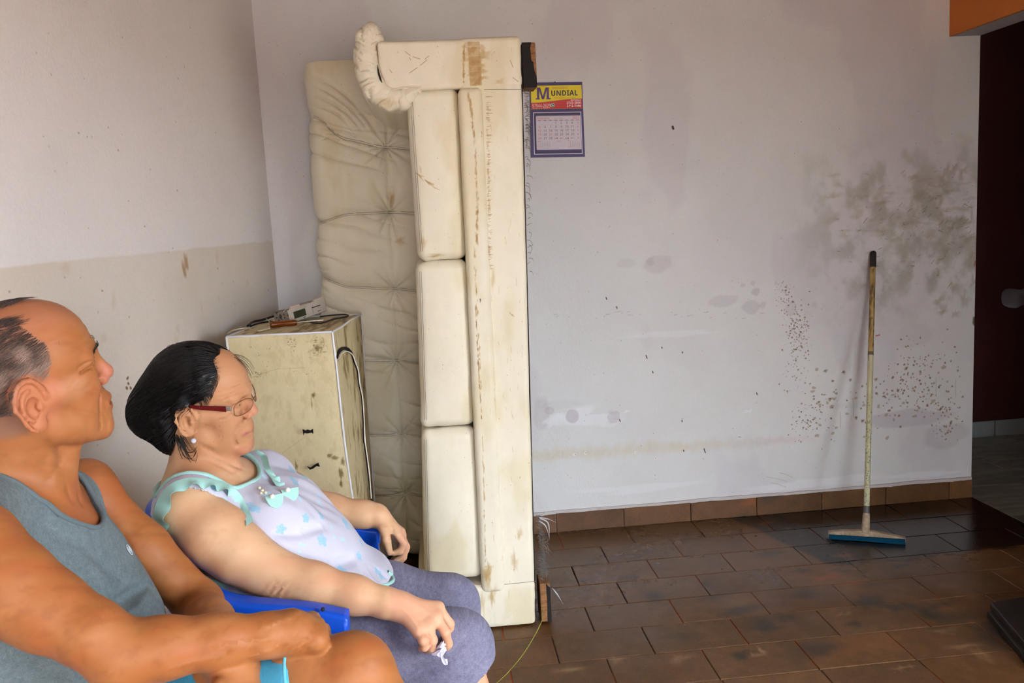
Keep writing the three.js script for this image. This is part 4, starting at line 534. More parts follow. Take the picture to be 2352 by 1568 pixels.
function segD(px, py, pts) { let d = 1e3; for (let i = 0; i + 1 < pts.length; i++) { const [ax, ay] = pts[i], [bx, by] = pts[i + 1], dx = bx - ax, dy = by - ay, t = clamp(((px - ax) * dx + (py - ay) * dy) / (dx * dx + dy * dy), 0, 1); d = Math.min(d, hyp(px - ax - dx * t, py - ay - dy * t)); } return d; }
function buildHead(o) {                                                   // o: differences of one face from the average
  const B = new Blob(), S = (f) => { f(1); f(-1); };
  B.ell([-.006, .043, 0], [.099, .090, .0765]).ell([.038, .052, 0], [.058, .066, .066], .03);
  B.ell([.043, -.03, 0], [.044, .085, .0535], .03);
  S((s) => { B.cone([.072, -.004, .044 * s], [.02, .0, .065 * s], .0145, .012, .022);
    B.ell([.054, -.04, .036 * s], [.030 + o.cheek, .042, .024 + o.cheek], .02);
    B.ell([.0755, -.022, .034 * s], [.0165 + o.cheek, .0165, .0165], .012);
    B.cone([.004, -.012, .058 * s], [.010, -.062, .05 * s], .016, .017 + o.jowl * .5, .025).cone([.010, -.062, .05 * s], [.076, -.098, .014 * s], .017 + o.jowl, .018, .025);
    B.cone([.094 + o.brow, .036, .010 * s], [.082, .036, .043 * s], .011, .0095, .014); });
  B.ell([.086, -.06, 0], [.0185, .03, .029], .02).ell([.0825 + o.chin, -.101, 0], [.0165, .0185, .022], .014);
  S((s) => B.ell([.104, .0185, .033 * s], [.0185, .0125, .019], .012, null, true));
  S((s) => { B.ell([.0785, .0175, .033 * s], [.0150, .0135, .0165], .004); B.ell([.0825, .0045, .034 * s], [.0105, .0065, .0145], .006); B.ell([.0835, .0268, .037 * s], [.0110, .0072, .0140], .006); });
  const [tx, ty] = o.tip;
  B.cone([.094, .026, 0], [tx - .0125, ty + .003, 0], .0082, .0115, .012).ell([tx - .0118, ty, 0], [.0118, .0115, .0125], .006);
  S((s) => { B.ell([tx - .022, ty - .006, .0125 * s], [.0115, .0092, .0078], .005); B.ell([tx - .013, ty - .0135, .0066 * s], [.006, .0046, .0042], .003, null, true); });
  const lips = new Blob(); S((s) => { lips.cone([o.ul[0] - .0052, o.ul[1] - .001, 0], [.0945, o.mc[1] + .001, o.mw * s], .0052, .0028, .004); lips.cone([o.ll[0] - .0062, o.ll[1] + .001, 0], [.0945, o.mc[1] - .001, (o.mw - .001) * s], .0060, .0030, .004); });
  B.push((x, y, z) => lips.d(x, y, z), [.095, -.062, 0], .034, .006);
  // ears
  S((s) => { const e = (u, v, w = 0) => [o.ear[0] + u, o.ear[1] + v, s * (o.ear[4] + (.012 - u) * .46 + w)], a = o.ear[2], b = o.ear[3], E = new Blob(), pt = (t, k = 1) => e(-.004 + Math.cos(t) * a * k * (Math.sin(t) > 0 ? 1.05 : .8), Math.sin(t) * b * k, .0045);
    const nrm = [.39, 0, .92 * s], M = [[.92, 0, -.39 * s], [0, 1, 0], nrm];
    E.ell(e(-.004, .002, .0), [a * .98, b * .96, .0058], .004, M);
    const hx = []; for (let k = 0; k <= 12; k++) hx.push(pt(lerp(.15, 4.5, k / 12), .93)); E.chain(hx, hx.map((q, k) => .0040 - .0012 * (k / 12)), .002, .002);
    E.ell(e(-.001, -.004, .0065), [a * .5, b * .4, .0085], .003, M, true); E.chain([e(.004, b * .66, .0085), e(-.008, b * .68, .0085), e(-.0145, b * .3, .0085), e(-.0145, -.012, .0085)], [.0032, .0036, .0034, .0026], .004, .004); E.p.slice(-3).forEach((q) => { q.sub = true; });
    const ah = []; for (let k = 0; k <= 6; k++) ah.push(e(-.004 + Math.cos(lerp(1.5, 4.4, k / 6)) * a * .56, Math.sin(lerp(1.5, 4.4, k / 6)) * b * .55, .0042)); E.chain(ah, ah.map(() => .0030), .003, .002);
    E.ell(e(.006, -.006, .003), [.0048, .0062, .0042], .004); E.ell(e(-.001, -b * .82, .001), [a * .52, b * .24, .0052], .005, M);
    B.push((x, y, z) => E.d(x, y, z), e(0, 0, .003), b + .012, .006); });
  // creases follow the side view: [points, depth, width]
  const cr = o.creases, f = (x, y, z) => { let d = B.d(x, y, z); if (d > .012 || d < -.012) return d; const az = Math.abs(z);
    for (const [pts, dep, w, z0 = .012] of cr) { if (az < z0 * .5) continue; const q = segD(x, y, pts); if (q < w * 3) d += dep * Math.exp(-(q * q) / (w * w)) * sstep(z0 * .5, z0, az); }
    // mouth line and lid line, seen from the front
    if (x > .06) { const t = clamp(az / o.mw, 0, 1), my = lerp(o.my, o.mc[1], t * t), q = y - my; if (az < o.mw + .004 && Math.abs(q) < .006) d += .0038 * Math.exp(-(q * q) / 2.4e-6) * sstep(o.mw + .004, o.mw - .003, az);
      const ey = .0165 - .0035 * ((az - .033) / .016) ** 2 + o.lid, e = y - ey; if (Math.abs(az - .033) < .017 && Math.abs(e) < .006) d += .0018 * Math.exp(-(e * e) / 1.6e-6) * sstep(.017, .013, Math.abs(az - .033));
      const ly = .0255 - .003 * ((az - .033) / .018) ** 2, e2 = y - ly; if (Math.abs(az - .033) < .02 && Math.abs(e2) < .006) d += .0016 * Math.exp(-(e2 * e2) / 2.5e-6) * sstep(.02, .015, Math.abs(az - .033)); }
    if (y > .045 && x > .05) d += .0007 * Math.sin(y * 420 + 3 * fbm(z * 30 + 5, y * 8, 2)) * sstep(.045, .055, y) * sstep(.092, .075, y) * o.furrow;
    return d + .0007 * (fbm(x * 90 + z * 70, y * 100 - z * 40, 3) - .5); };
  return { f, lips, B };
}
const skinN = grey(512, 512, (i, j) => .45 * vn(i / 2.2, j / 2.2) + .35 * vn(i / 5, j / 5) + .2 * fbm(i / 24, j / 24, 3));
skinN.repeat.set(4, 4);
const skinMat = phys({ vertexColors: true, roughness: .46, specularIntensity: .45, bumpMap: skinN, bumpScale: .00016, sheen: .15, sheenRoughness: .5, sheenColor: new THREE.Color(.6, .3, .2) });
const mix = (a, b, t) => [lerp(a[0], b[0], t), lerp(a[1], b[1], t), lerp(a[2], b[2], t)];
function strand(pts, r) { return taperTube(pts, (t) => r * (1 - .75 * t), pts.length * 2, 3); }
function flow(f, p, dirFn, n, step, lift) { const out = [p]; let q = p; for (let i = 0; i < n; i++) { const e = .0015, d = f(...q), g = [f(q[0] + e, q[1], q[2]) - d, f(q[0], q[1] + e, q[2]) - d, f(q[0], q[1], q[2] + e) - d], l = hyp(...g) || 1, N = g.map((v) => v / l); let v = dirFn(q, i); const k = v[0] * N[0] + v[1] * N[1] + v[2] * N[2]; v = v.map((a, j) => a - N[j] * k); const m = hyp(...v) || 1; q = q.map((a, j) => a + v[j] / m * step + N[j] * clamp(lift - d, -.004, .004)); out.push(q); } return out; }
const FAB = (base, s, amt) => tex(canvas(512, 512, (i, j) => { const n = fbm(i / 70 + s, j / 70, 3) - .5, h = (vn(i / 2.5 + s, j / 2.5) - .5) * amt * .8 + (vn(i / 1.2, j / 3) - .5) * amt * .6 + (fbm(i / 14, j / 14 + s, 2) - .5) * amt * .8; return [base[0] + 10 * n + h, base[1] + 10 * n + h, base[2] + 10 * n + h]; })[0]);
const weave = grey(256, 256, (i, j) => .5 + .25 * Math.sin(i * Math.PI / 2) * Math.cos(j * Math.PI / 3) + .25 * (vn(i / 2, j / 2) - .5)); weave.repeat.set(6, 6);
function hit(px, py, f, off = 0, z0 = 2.75, z1 = 1.2) { for (let z = z0; z > z1; z -= .003) if (f(...P(px, py, z)) < off) { for (let q = z + .003; q > z - .001; q -= .0003) { const p = P(px, py, q); if (f(...p) < off) return p; } } return P(px, py, (z0 + z1) / 2); }
// a shallow fold: returns how far the cloth sinks near a line in space
function fold(x, y, z, a, b, dep, w) { const dx = b[0] - a[0], dy = b[1] - a[1], dz = b[2] - a[2], t = clamp(((x - a[0]) * dx + (y - a[1]) * dy + (z - a[2]) * dz) / (dx * dx + dy * dy + dz * dz), 0, 1), q = (x - a[0] - dx * t) ** 2 + (y - a[1] - dy * t) ** 2 + (z - a[2] - dz * t) ** 2; return q > 9 * w * w ? 0 : dep * Math.exp(-q / (w * w)) * Math.sin(Math.PI * clamp(t, .06, .94)); }

// ---- the man in the grey vest
{ const man = thing('person', 'balding man in a grey vest and light blue shorts sitting with crossed arms, looking up', 'person');
  const HF = new Frame([-.637, 1.1372, 2.22], .5103, .1724, .1999, 1.0161);
  const H = buildHead({ cheek: -.001, jowl: .001, brow: .0, tip: [.1205, -.014], ul: [.107, -.054], ll: [.105, -.0715], mc: [.088, -.0585], mw: .0245, chin: -.003, my: -.0625, lid: -.0005, ear: [-.007, .0, .0225, .043, .0775], furrow: .5, creases: [
    [[[.099, -.019], [.0885, -.03], [.082, -.05], [.078, -.07], [.072, -.088]], .0028, .0035, .016], [[[.085, -.066], [.088, -.085], [.084, -.1]], .0007, .003, .014], [[[.0885, .0175], [.078, .0185], [.067, .0175]], .0034, .0021, .018], [[[.090, .0275], [.079, .030], [.066, .027]], .0016, .0028, .018], [[[.064, .015], [.056, .011], [.05, .007]], .0006, .003, .03], [[[.064, .021], [.056, .023], [.05, .025]], .0006, .003, .03], [[[.084, .000], [.074, -.005], [.064, -.006]], .0012, .0045, .02], [[[.06, -.06], [.052, -.085], [.047, -.1]], .0018, .005, .025]] });
  const headD = (x, y, z) => { const l = HF.l(x, y, z); return l[0] * l[0] + l[1] * l[1] + l[2] * l[2] > .05 ? hyp(...l) * HF.s - .16 : H.f(...l) * HF.s; };
  const SR = P(-62, 1258, 2.39), SL = P(196, 1128, 2.03), NB = P(66, 1124, 2.19), T = new Blob(), A = new Blob();
  const chest = P(82, 1312, 2.2), belly = P(226, 1482, 2.19);
  // torso
  T.ell([chest[0] - .02, chest[1] - .02, 2.205], [.125, .19, .165], .05).ell([chest[0] + .04, chest[1] + .0, 2.26], [.068, .07, .072], .05).ell([chest[0] + .042, chest[1] - .015, 2.14], [.066, .07, .07], .05);
  T.ell([belly[0] - .05, belly[1] + .015, 2.2], [.155, .135, .165], .06).ell([-.66, .56, 2.21], [.14, .13, .18], .06);
  T.cone(add3(SR, [-.005, .0, -.035]), add3(NB, [-.035, -.01, .02]), .05, .05, .05).cone(add3(SL, [-.01, .0, .03]), add3(NB, [-.04, -.01, -.02]), .042, .046, .05).cone([NB[0] - .03, NB[1] - .05, 2.2], [chest[0] - .03, chest[1], 2.2], .08, .11, .05);
  // neck with its cords, arms, legs
  const nk = HF.w(-.018, -.055, 0);
  A.cone(HF.w(-.03, -.05, 0), add3(NB, [-.02, -.01, 0]), .058, .066, .016).cone(HF.w(-.01, -.035, .05), add3(NB, [.045, -.045, .01]), .012, .012, .022).cone(HF.w(-.01, -.035, -.05), add3(NB, [.045, -.045, -.02]), .012, .012, .022).cone(HF.w(.032, -.1, 0), P(132, 1104, 2.185), .020, .028, .03);
    A.cone(add3(NB, [.03, -.06, .0]), SR, .016, .014, .03).cone(add3(NB, [.03, -.06, -.01]), SL, .016, .014, .03);
  const ER = P(282, 1500, 2.42), WR = P(672, 1450, 2.35), mid = (a, b, t) => [0, 1, 2].map((i) => lerp(a[i], b[i], t));
  A.ell(add3(SR, [-.01, -.01, .0]), [.066, .070, .064], .03); A.chain([add3(SR, [-.005, -.012, 0]), P(15, 1345, 2.405), P(108, 1402, 2.41), P(210, 1455, 2.42), ER], [.066, .062, .053, .044, .042], .03, .02);
  A.chain([ER, mid(ER, WR, .22), mid(ER, WR, .55), mid(ER, WR, .85), WR], [.042, .0425, .0375, .030, .0280], .02, .02); A.ell(add3(ER, [-.005, -.014, .005]), [.032, .032, .032], .03);
  const EL = P(458, 1388, 2.06), WL = P(528, 1534, 2.37);
  A.ell(SL, [.05, .058, .05], .03).chain([SL, mid(SL, EL, .5), EL], [.047, .0445, .040], .03, .02).chain([EL, mid(EL, WL, .35), WL], [.040, .041, .032], .02, .02);
  const HR = [-.63, .54, 2.28], HL = [-.63, .53, 2.12], KR = P(812, 1546, 2.34), KL = [-.17, .53, 2.15], AR = [.07, .27, 2.3], ALk = [-.12, .09, 2.12];
  A.chain([HR, mid(HR, KR, .55), mid(HR, KR, .88), KR], [.09, .078, .058, .055], .04, .04).ell(add3(KR, [.004, .006, .0]), [.052, .052, .05], .02).chain([KR, mid(KR, AR, .3), AR], [.05, .052, .034], .03, .03);
  A.chain([HL, KL], [.09, .056], .04).chain([KL, mid(KL, ALk, .3), ALk], [.052, .054, .034], .03, .03);
  A.chain([AR, add3(AR, [.06, -.05, .0]), add3(AR, [.17, -.09, .0])], [.034, .034, .022], .02, .02).chain([ALk, add3(ALk, [.03, -.05, 0]), add3(ALk, [.16, -.068, 0])], [.034, .036, .022], .02, .02);
  // hands: the right one bends away behind the knee, the left rests on the thigh
  const hand = (W, mcps, fingers, thumb, r, wr) => { mcps.forEach((m) => A.cone(W, m, wr, r * 1.35, .016)); for (let i = 0; i + 1 < mcps.length; i++) A.cone(mcps[i], mcps[i + 1], r * 1.15, r * 1.15, .012); fingers.forEach((fg, i) => A.chain([mcps[i], ...fg], [r * 1.18, r * 1.05, r * .95, r * .8], .006, .006)); A.chain([mid(W, thumb[0], .3), ...thumb], [r * 1.9, r * 1.5, r * 1.15, r], .012, .008); };
  const q = (a) => P(...a);
  hand(WR, [[716, 1424, 2.30], [724, 1440, 2.33], [728, 1456, 2.35], [728, 1470, 2.365]].map(q), [[[744, 1446, 2.25], [748, 1476, 2.22], [748, 1500, 2.21]], [[746, 1458, 2.275], [752, 1486, 2.24], [752, 1510, 2.225]], [[745, 1472, 2.29], [752, 1500, 2.26], [754, 1520, 2.24]], [[742, 1482, 2.305], [748, 1506, 2.28], [750, 1524, 2.265]]].map((f) => f.map(q)), [[700, 1432, 2.28], [722, 1452, 2.24], [735, 1470, 2.22]].map(q), .0095, .024);
  hand(WL, [[528, 1600, 2.425], [546, 1602, 2.42], [564, 1598, 2.41], [578, 1590, 2.395]].map(q), [[[542, 1650, 2.43], [552, 1680, 2.425], [558, 1695, 2.42]], [[566, 1655, 2.43], [578, 1685, 2.425], [586, 1702, 2.42]], [[588, 1650, 2.42], [602, 1678, 2.415], [610, 1694, 2.41]], [[604, 1638, 2.405], [618, 1660, 2.40], [626, 1674, 2.395]]].map((f) => f.map(q)), [[508, 1585, 2.43], [512, 1620, 2.445], [520, 1650, 2.45]].map(q), .0095, .026);
  // veins and tendons on the forearms
  const veins = [[[420, 1490], [520, 1478], [560, 1462], [620, 1462]], [[470, 1440], [505, 1455], [560, 1462]], [[600, 1440], [650, 1432], [700, 1425]], [[580, 1500], [640, 1482], [690, 1470]]].map((l) => l.map((p) => P(p[0], p[1], 2.39)));
  const neckC = add3(NB, [.035, .0, -.005]), cutR = add3(SR, [.0, -.0, .045]), cutL = add3(SL, [.004, .0, -.045]), ah = (x, y, z, c, q) => hyp(x - c[0], (y - c[1] + .02) / 1.25, (z - c[2]) / .8) - q;
  const cover = (x, y, z) => Math.min(hyp(x - neckC[0], (y - neckC[1]) / 1.15, (z - neckC[2]) / .92) - .092, y > neckC[1] ? hyp(x - neckC[0], z - neckC[2]) - .092 : 1, ah(x, y, z, cutR, .105), ah(x, y, z, cutL, .088));
  const b0 = (x, y, z) => smin(smin(T.d(x, y, z), A.d(x, y, z), .03), headD(x, y, z), .012), nf = [[208, 1024, 150, 1128, .0030, .0055], [186, 1040, 128, 1140, .0026, .005], [232, 1010, 196, 1050, .0024, .005], [150, 1040, 96, 1120, .0022, .006], [120, 1030, 70, 1100, .002, .006], [178, 1110, 192, 1165, .004, .006], [150, 1110, 172, 1160, .003, .005]].map(([a, b, c, d, e, w]) => [hit(a, b, b0), hit(c, d, b0), e, w]);
  const body = (x, y, z) => { let t = T.d(x, y, z); if (t < .05) t += .022 * sstep(.0, .022, cover(x, y, z)) * sstep(.5, .54, y); let d = smin(smin(t, A.d(x, y, z), .03), headD(x, y, z), .012); if (Math.abs(d) < .02 && z > 2.33 && x > -.45 && y > .7) for (const v of veins) { const k = segD(x, y, v); if (k < .008) d -= .0016 * Math.exp(-(k * k) / 6e-6); }
    if (Math.abs(d) < .015) { if (y > .9) for (const f of nf) d += fold(x, y, z, ...f); const w = P(705, 1450, 2.34), r2 = (x - w[0]) ** 2 + (y - w[1]) ** 2; if (r2 < .0012) d += .0006 * Math.sin((x * .8 - y * .5) * 800 + 5 * fbm(x * 40, y * 40, 2)) * Math.exp(-r2 / 4e-4); d += .0014 * (fbm(x * 22 + z * 9, y * 22 - z * 13, 3) - .5); } return d; };
  const HX = (y) => y > .105 ? lerp(.012, -.01, (y - .105) / .03) : y > .08 ? lerp(.031, .012, (y - .08) / .025) : y > .055 ? lerp(.031, .031, 0) : y > .03 ? lerp(.019, .031, (y - .03) / .025) : y > .015 ? lerp(-.022, .012, (y - .015) / .015) : -.024;
  const hairMask = (x, y, z) => { const l = HF.l(x, y, z), top = Math.max(l[1] - .118 + (l[0] < -.05 ? -.02 : 0), l[0] - HX(l[1]), -.052 - l[1], -.03 + .0 - Math.abs(l[2])); const crown = Math.max(hyp((l[0] + .03) / 1.6, l[2] + .02) - .036, .1 - l[1]); return Math.min(top, crown); };
  const base = [.34, .122, .036], red = [.35, .092, .03], pale = [.42, .175, .07], dark = [.21, .065, .018];
  const skin = (x, y, z) => { const l = HF.l(x, y, z), n = fbm(x * 26 + z * 20, y * 26 - z * 14, 4), m = fbm(x * 90 + z * 60, y * 90 - z * 50, 3); let c = mix(base, n > .5 ? pale : red, Math.abs(n - .5) * 1.8); c = mix(c, dark, sstep(.5, .75, m) * .35);
    const hd = sstep(.034, .022, l[0] * l[0] + l[1] * l[1] + l[2] * l[2]);
    if (hd > 0) { c = mix(c, [.38, .145, .055], .4 * hd); const hmk = hairMask(x, y, z); if (hmk < .006 && hd > .5) c = mix(c, [.24, .13, .09], .75 * sstep(.006, -.006, hmk + .006 * (fbm(x * 300, y * 300, 2) - .5)) * (hyp((l[0] + .003) / .62, l[1]) < .045 ? 0 : 1));
      c = mix(c, [.52, .19, .13], .6 * sstep(.034, .006, hyp(l[0] - .115, l[1] + .012)) * hd); c = mix(c, [.42, .15, .12], .7 * sstep(.0024, .0004, H.lips.d(...l)) * hd); c = mix(c, [.46, .18, .11], .45 * sstep(.07, .12, l[1] + .03 * (n - .5)));
      c = mix(c, [.48, .17, .09], .6 * sstep(.064, .074, Math.abs(l[2])) * sstep(.055, .035, hyp(l[0] + .006, l[1]))); c = mix(c, [.52, .26, .14], .35 * sstep(.03, .01, hyp(l[0] - .05, l[1] + .0))); }
    c = mix(c, red, .5 * sstep(.95, .92, y) * sstep(.85, .88, y) * (z < 2.32 ? 1 : 0)); c = mix(c, [.33, .10, .045], .5 * sstep(.52, .62, fbm(x * 40 + 3, y * 22 + z * 30, 3)) * sstep(.9, .95, y) * (1 - hd));
    return c; };
  const skinMesh = [net(body, [-.86, -.02, 1.93], [.3, 1.06, 2.52], .0066, { color: skin, uv: [0, 0, .25, .25] }), net(body, [-.78, .985, 2.09], [-.48, 1.32, 2.36], .0022, { color: skin, uv: [0, 0, .25, .25] })];
  mesh('body', mergeGeometries(skinMesh), skinMat, man);
  // hair: a cropped ring at the sides and back, thin on the crown
  const hg = []; seed = 5; const tone = (g, c) => { const a = new Float32Array(g.attributes.position.count * 3); for (let q = 0; q < a.length; q += 3) { a[q] = c[0]; a[q + 1] = c[1]; a[q + 2] = c[2]; } g.setAttribute('color', new THREE.BufferAttribute(a, 3)); g.deleteAttribute('uv'); return g; };
  for (let k = 0, n = 0; k < 20000 && n < 4600; k++) { const l = [rr(-.11, .055), rr(-.05, .145), 0], sgn = rnd() < .86 ? 1 : -1; let z = .1 * sgn, ok = false; if (rnd() < .12) { l[2] = rr(-.06, .04); l[1] = .16; for (; l[1] > .1; l[1] -= .0012) if (H.B.d(...l) < .001) { ok = true; break; } } else { for (; Math.abs(z) > .02; z -= .0012 * sgn) { l[2] = z; if (H.B.d(...l) < .001) { ok = true; break; } } } if (!ok || (hyp((l[0] + .001) / .66, l[1] + .003) < .052 && l[2] > 0)) continue; const w = HF.w(...l), mk = hairMask(...w); if (mk > .003) continue; n++;
    const top = l[1] > .112, cl = fbm(l[0] * 60 + l[1] * 20, l[1] * 40 - l[0] * 30, 2), back = [0, 1, 2].map((q) => -.85 * HF.F[q] - (.45 + .4 * (cl - .5)) * HF.U[q]), j = [rr(-.2, .2), rr(-.2, .2), rr(-.2, .2)]; const t = clamp((cl - .35) * 2.4 + rr(-.25, .25), 0, 1) * (top ? .3 : 1); hg.push(tone(strand(flow(headD, w, () => top ? add3(HF.F.map((v) => v * .8), j) : add3(back, j), 3, top ? .006 : .0055, top ? .003 : .0024), rr(.0003, .00055)), mix([.05, .028, .02], [.34, .23, .18], t))); }
  const hm = mesh('hair', mergeGeometries(hg), std({ vertexColors: true, roughness: .5, side: THREE.DoubleSide }), man); hm.userData.kind = 'stuff';
  for (const s of [1, -1]) { const br = []; for (let k = 0; k < 60; k++) { const z = rr(.012, .044) * s, y = .036 + rr(-.003, .005); let x = .12; for (; x > .05; x -= .0008) if (H.B.d(x, y, z) < 0) break; const a = HF.w(x - .0005, y, z), b = HF.w(x + .003, y + .004, z * 1.06), c = HF.w(x + .001, y + .006, z * 1.16); br.push(strand([a, b, c], .0005)); } const m = mesh('eyebrow', mergeGeometries(br), std({ color: 0x2a211d, roughness: .7, side: THREE.DoubleSide }), man); m.userData.kind = 'stuff'; }
  // vest
  const vestB = (x, y, z) => T.d(x, y, z) - .0065, vf = [[255, 1392, 345, 1338, .020, .010], [268, 1402, 330, 1362, .010, .008], [205, 1200, 230, 1300, .004, .009], [165, 1240, 300, 1345, .004, .012], [90, 1195, 200, 1265, .003, .012], [20, 1505, 190, 1568, .008, .010], [0, 1545, 120, 1568, .008, .010], [330, 1420, 400, 1440, .003, .01]].map(([a, b, c, d, e, w]) => [hit(a, b, vestB), hit(c, d, vestB), e, w]);
  const vestF = (x, y, z) => { let d = T.d(x, y, z) - .0065; if (d > .05) return d; if (Math.abs(d) < .03) { d += .006 * (fbm(x * 14 + 3, y * 10 + z * 12, 3) - .5); for (const f of vf) d += fold(x, y, z, ...f); }
    return Math.max(d, -cover(x, y, z), .5 - y); };
  const vestG = net(vestF, [-.84, .49, 1.98], [-.4, 1.06, 2.45], .0048); { const p = vestG.attributes.position, u = vestG.attributes.uv; for (let i = 0; i < p.count; i++) u.setXY(i, (p.getX(i) * .7 - p.getZ(i) * .75) / .16, p.getY(i) / .16); }
  const vest = mesh('vest', vestG, phys({ map: FAB([104, 118, 122], 3, 26), roughness: .9, bumpMap: weave, bumpScale: .0004, sheen: .2, sheenRoughness: .8, sheenColor: new THREE.Color(.5, .55, .6) }), man); tagPart(vest, 'grey ribbed vest');
  { const pts = []; for (let k = 0; k < 90; k++) { const t = k / 90 * 6.283; for (let y = neckC[1] + .1; y > neckC[1] - .092 * 1.14; y -= .001) { const r = y > neckC[1] ? .092 : Math.sqrt(Math.max(0, .092 ** 2 - ((y - neckC[1]) / 1.15) ** 2)), X = neckC[0] + Math.cos(t) * r, Z = neckC[2] + Math.sin(t) * r * (y > neckC[1] ? 1 : .92); if (vestB(X, y, Z) < .001) { pts.push([X, y, Z]); break; } } } if (pts.length > 8) mesh('neck_binding', tube(pts, .0045, 220, 8, true), vest.material, vest); }
  { const em = [], p = hit(296, 1263, vestF), z2 = p[2], e = .003, d0 = vestF(...p), n = V3(vestF(p[0] + e, p[1], z2) - d0, vestF(p[0], p[1] + e, z2) - d0, vestF(p[0], p[1], z2 + e) - d0).normalize();
    for (const [r, t] of [[.0078, .0008], [.0048, .0007]]) { const g = new THREE.TorusGeometry(r, t, 6, 28); g.scale(1, 1.2, 1); em.push(g); } const bar = new THREE.TorusGeometry(.0025, .0008, 6, 16); em.push(bar); const g = mergeGeometries(em); g.applyQuaternion(new THREE.Quaternion().setFromUnitVectors(V3(0, 0, 1), n)); g.translate(p[0] + n.x * .0012, p[1] + n.y * .0012, z2 + n.z * .0012); mesh('emblem', g, std({ color: 0xbac3c9 }), vest); }
  // shorts
  const hemA = P(672, 1540, 2.36), hemN = V3(KR[0] - HR[0], KR[1] - HR[1], KR[2] - HR[2]).normalize();
  const SH = new Blob(); SH.chain([HR, mid(HR, KR, .55), mid(HR, KR, .9)], [.098, .084, .074], .03, .03).chain([HL, mid(HL, KL, .6)], [.1, .085], .04).ell([-.66, .55, 2.21], [.15, .11, .19], .05);
  const shortsF = (x, y, z) => { const d = SH.d(x, y, z) + .006 * (fbm(x * 10, y * 12 + z * 8, 3) - .5), pl = (x - hemA[0]) * hemN.x + (y - hemA[1]) * hemN.y + (z - hemA[2]) * hemN.z; const hem = z > 2.24 ? pl : x + .33; return Math.max(d, hem, y - .82); };
  const shorts = mesh('shorts', net(shortsF, [-.84, .4, 1.98], [-.16, .84, 2.48], .007), phys({ map: FAB([66, 160, 196], 8, 10), roughness: .75, bumpMap: weave, bumpScale: .0003 }), man);
  { const c = mid(HR, KR, ((hemA[0] - HR[0]) * hemN.x + (hemA[1] - HR[1]) * hemN.y + (hemA[2] - HR[2]) * hemN.z) / hyp(KR[0] - HR[0], KR[1] - HR[1], KR[2] - HR[2])), g = new THREE.TorusGeometry(.0835, .0026, 8, 60); g.applyQuaternion(new THREE.Quaternion().setFromUnitVectors(V3(0, 0, 1), hemN)); g.translate(...c); mesh('hem', g, std({ color: 0x5fb4d2 }), shorts); }
  // what he sits on
  const st = thing('plastic_stool', 'blue plastic stool that the man in the grey vest sits on', 'stool', [-.66, 0, 2.21]), bm = phys({ color: 0x0a3aa8, roughness: .35 });
  const seat = new RoundedBoxGeometry(.36, .03, .36, 3, .012); seat.translate(0, .412, 0); mesh('seat', seat, bm, st);
  for (const [a, b] of [[1, 1], [1, -1], [-1, 1], [-1, -1]]) { const g = new THREE.CylinderGeometry(.022, .018, .4, 12); g.rotateZ(a * .06); g.rotateX(-b * .06); g.translate(a * .15, .2, b * .15); mesh('leg', g, bm, st); }
}
function tagPart(m, l) { m.userData.label = l; return m; }

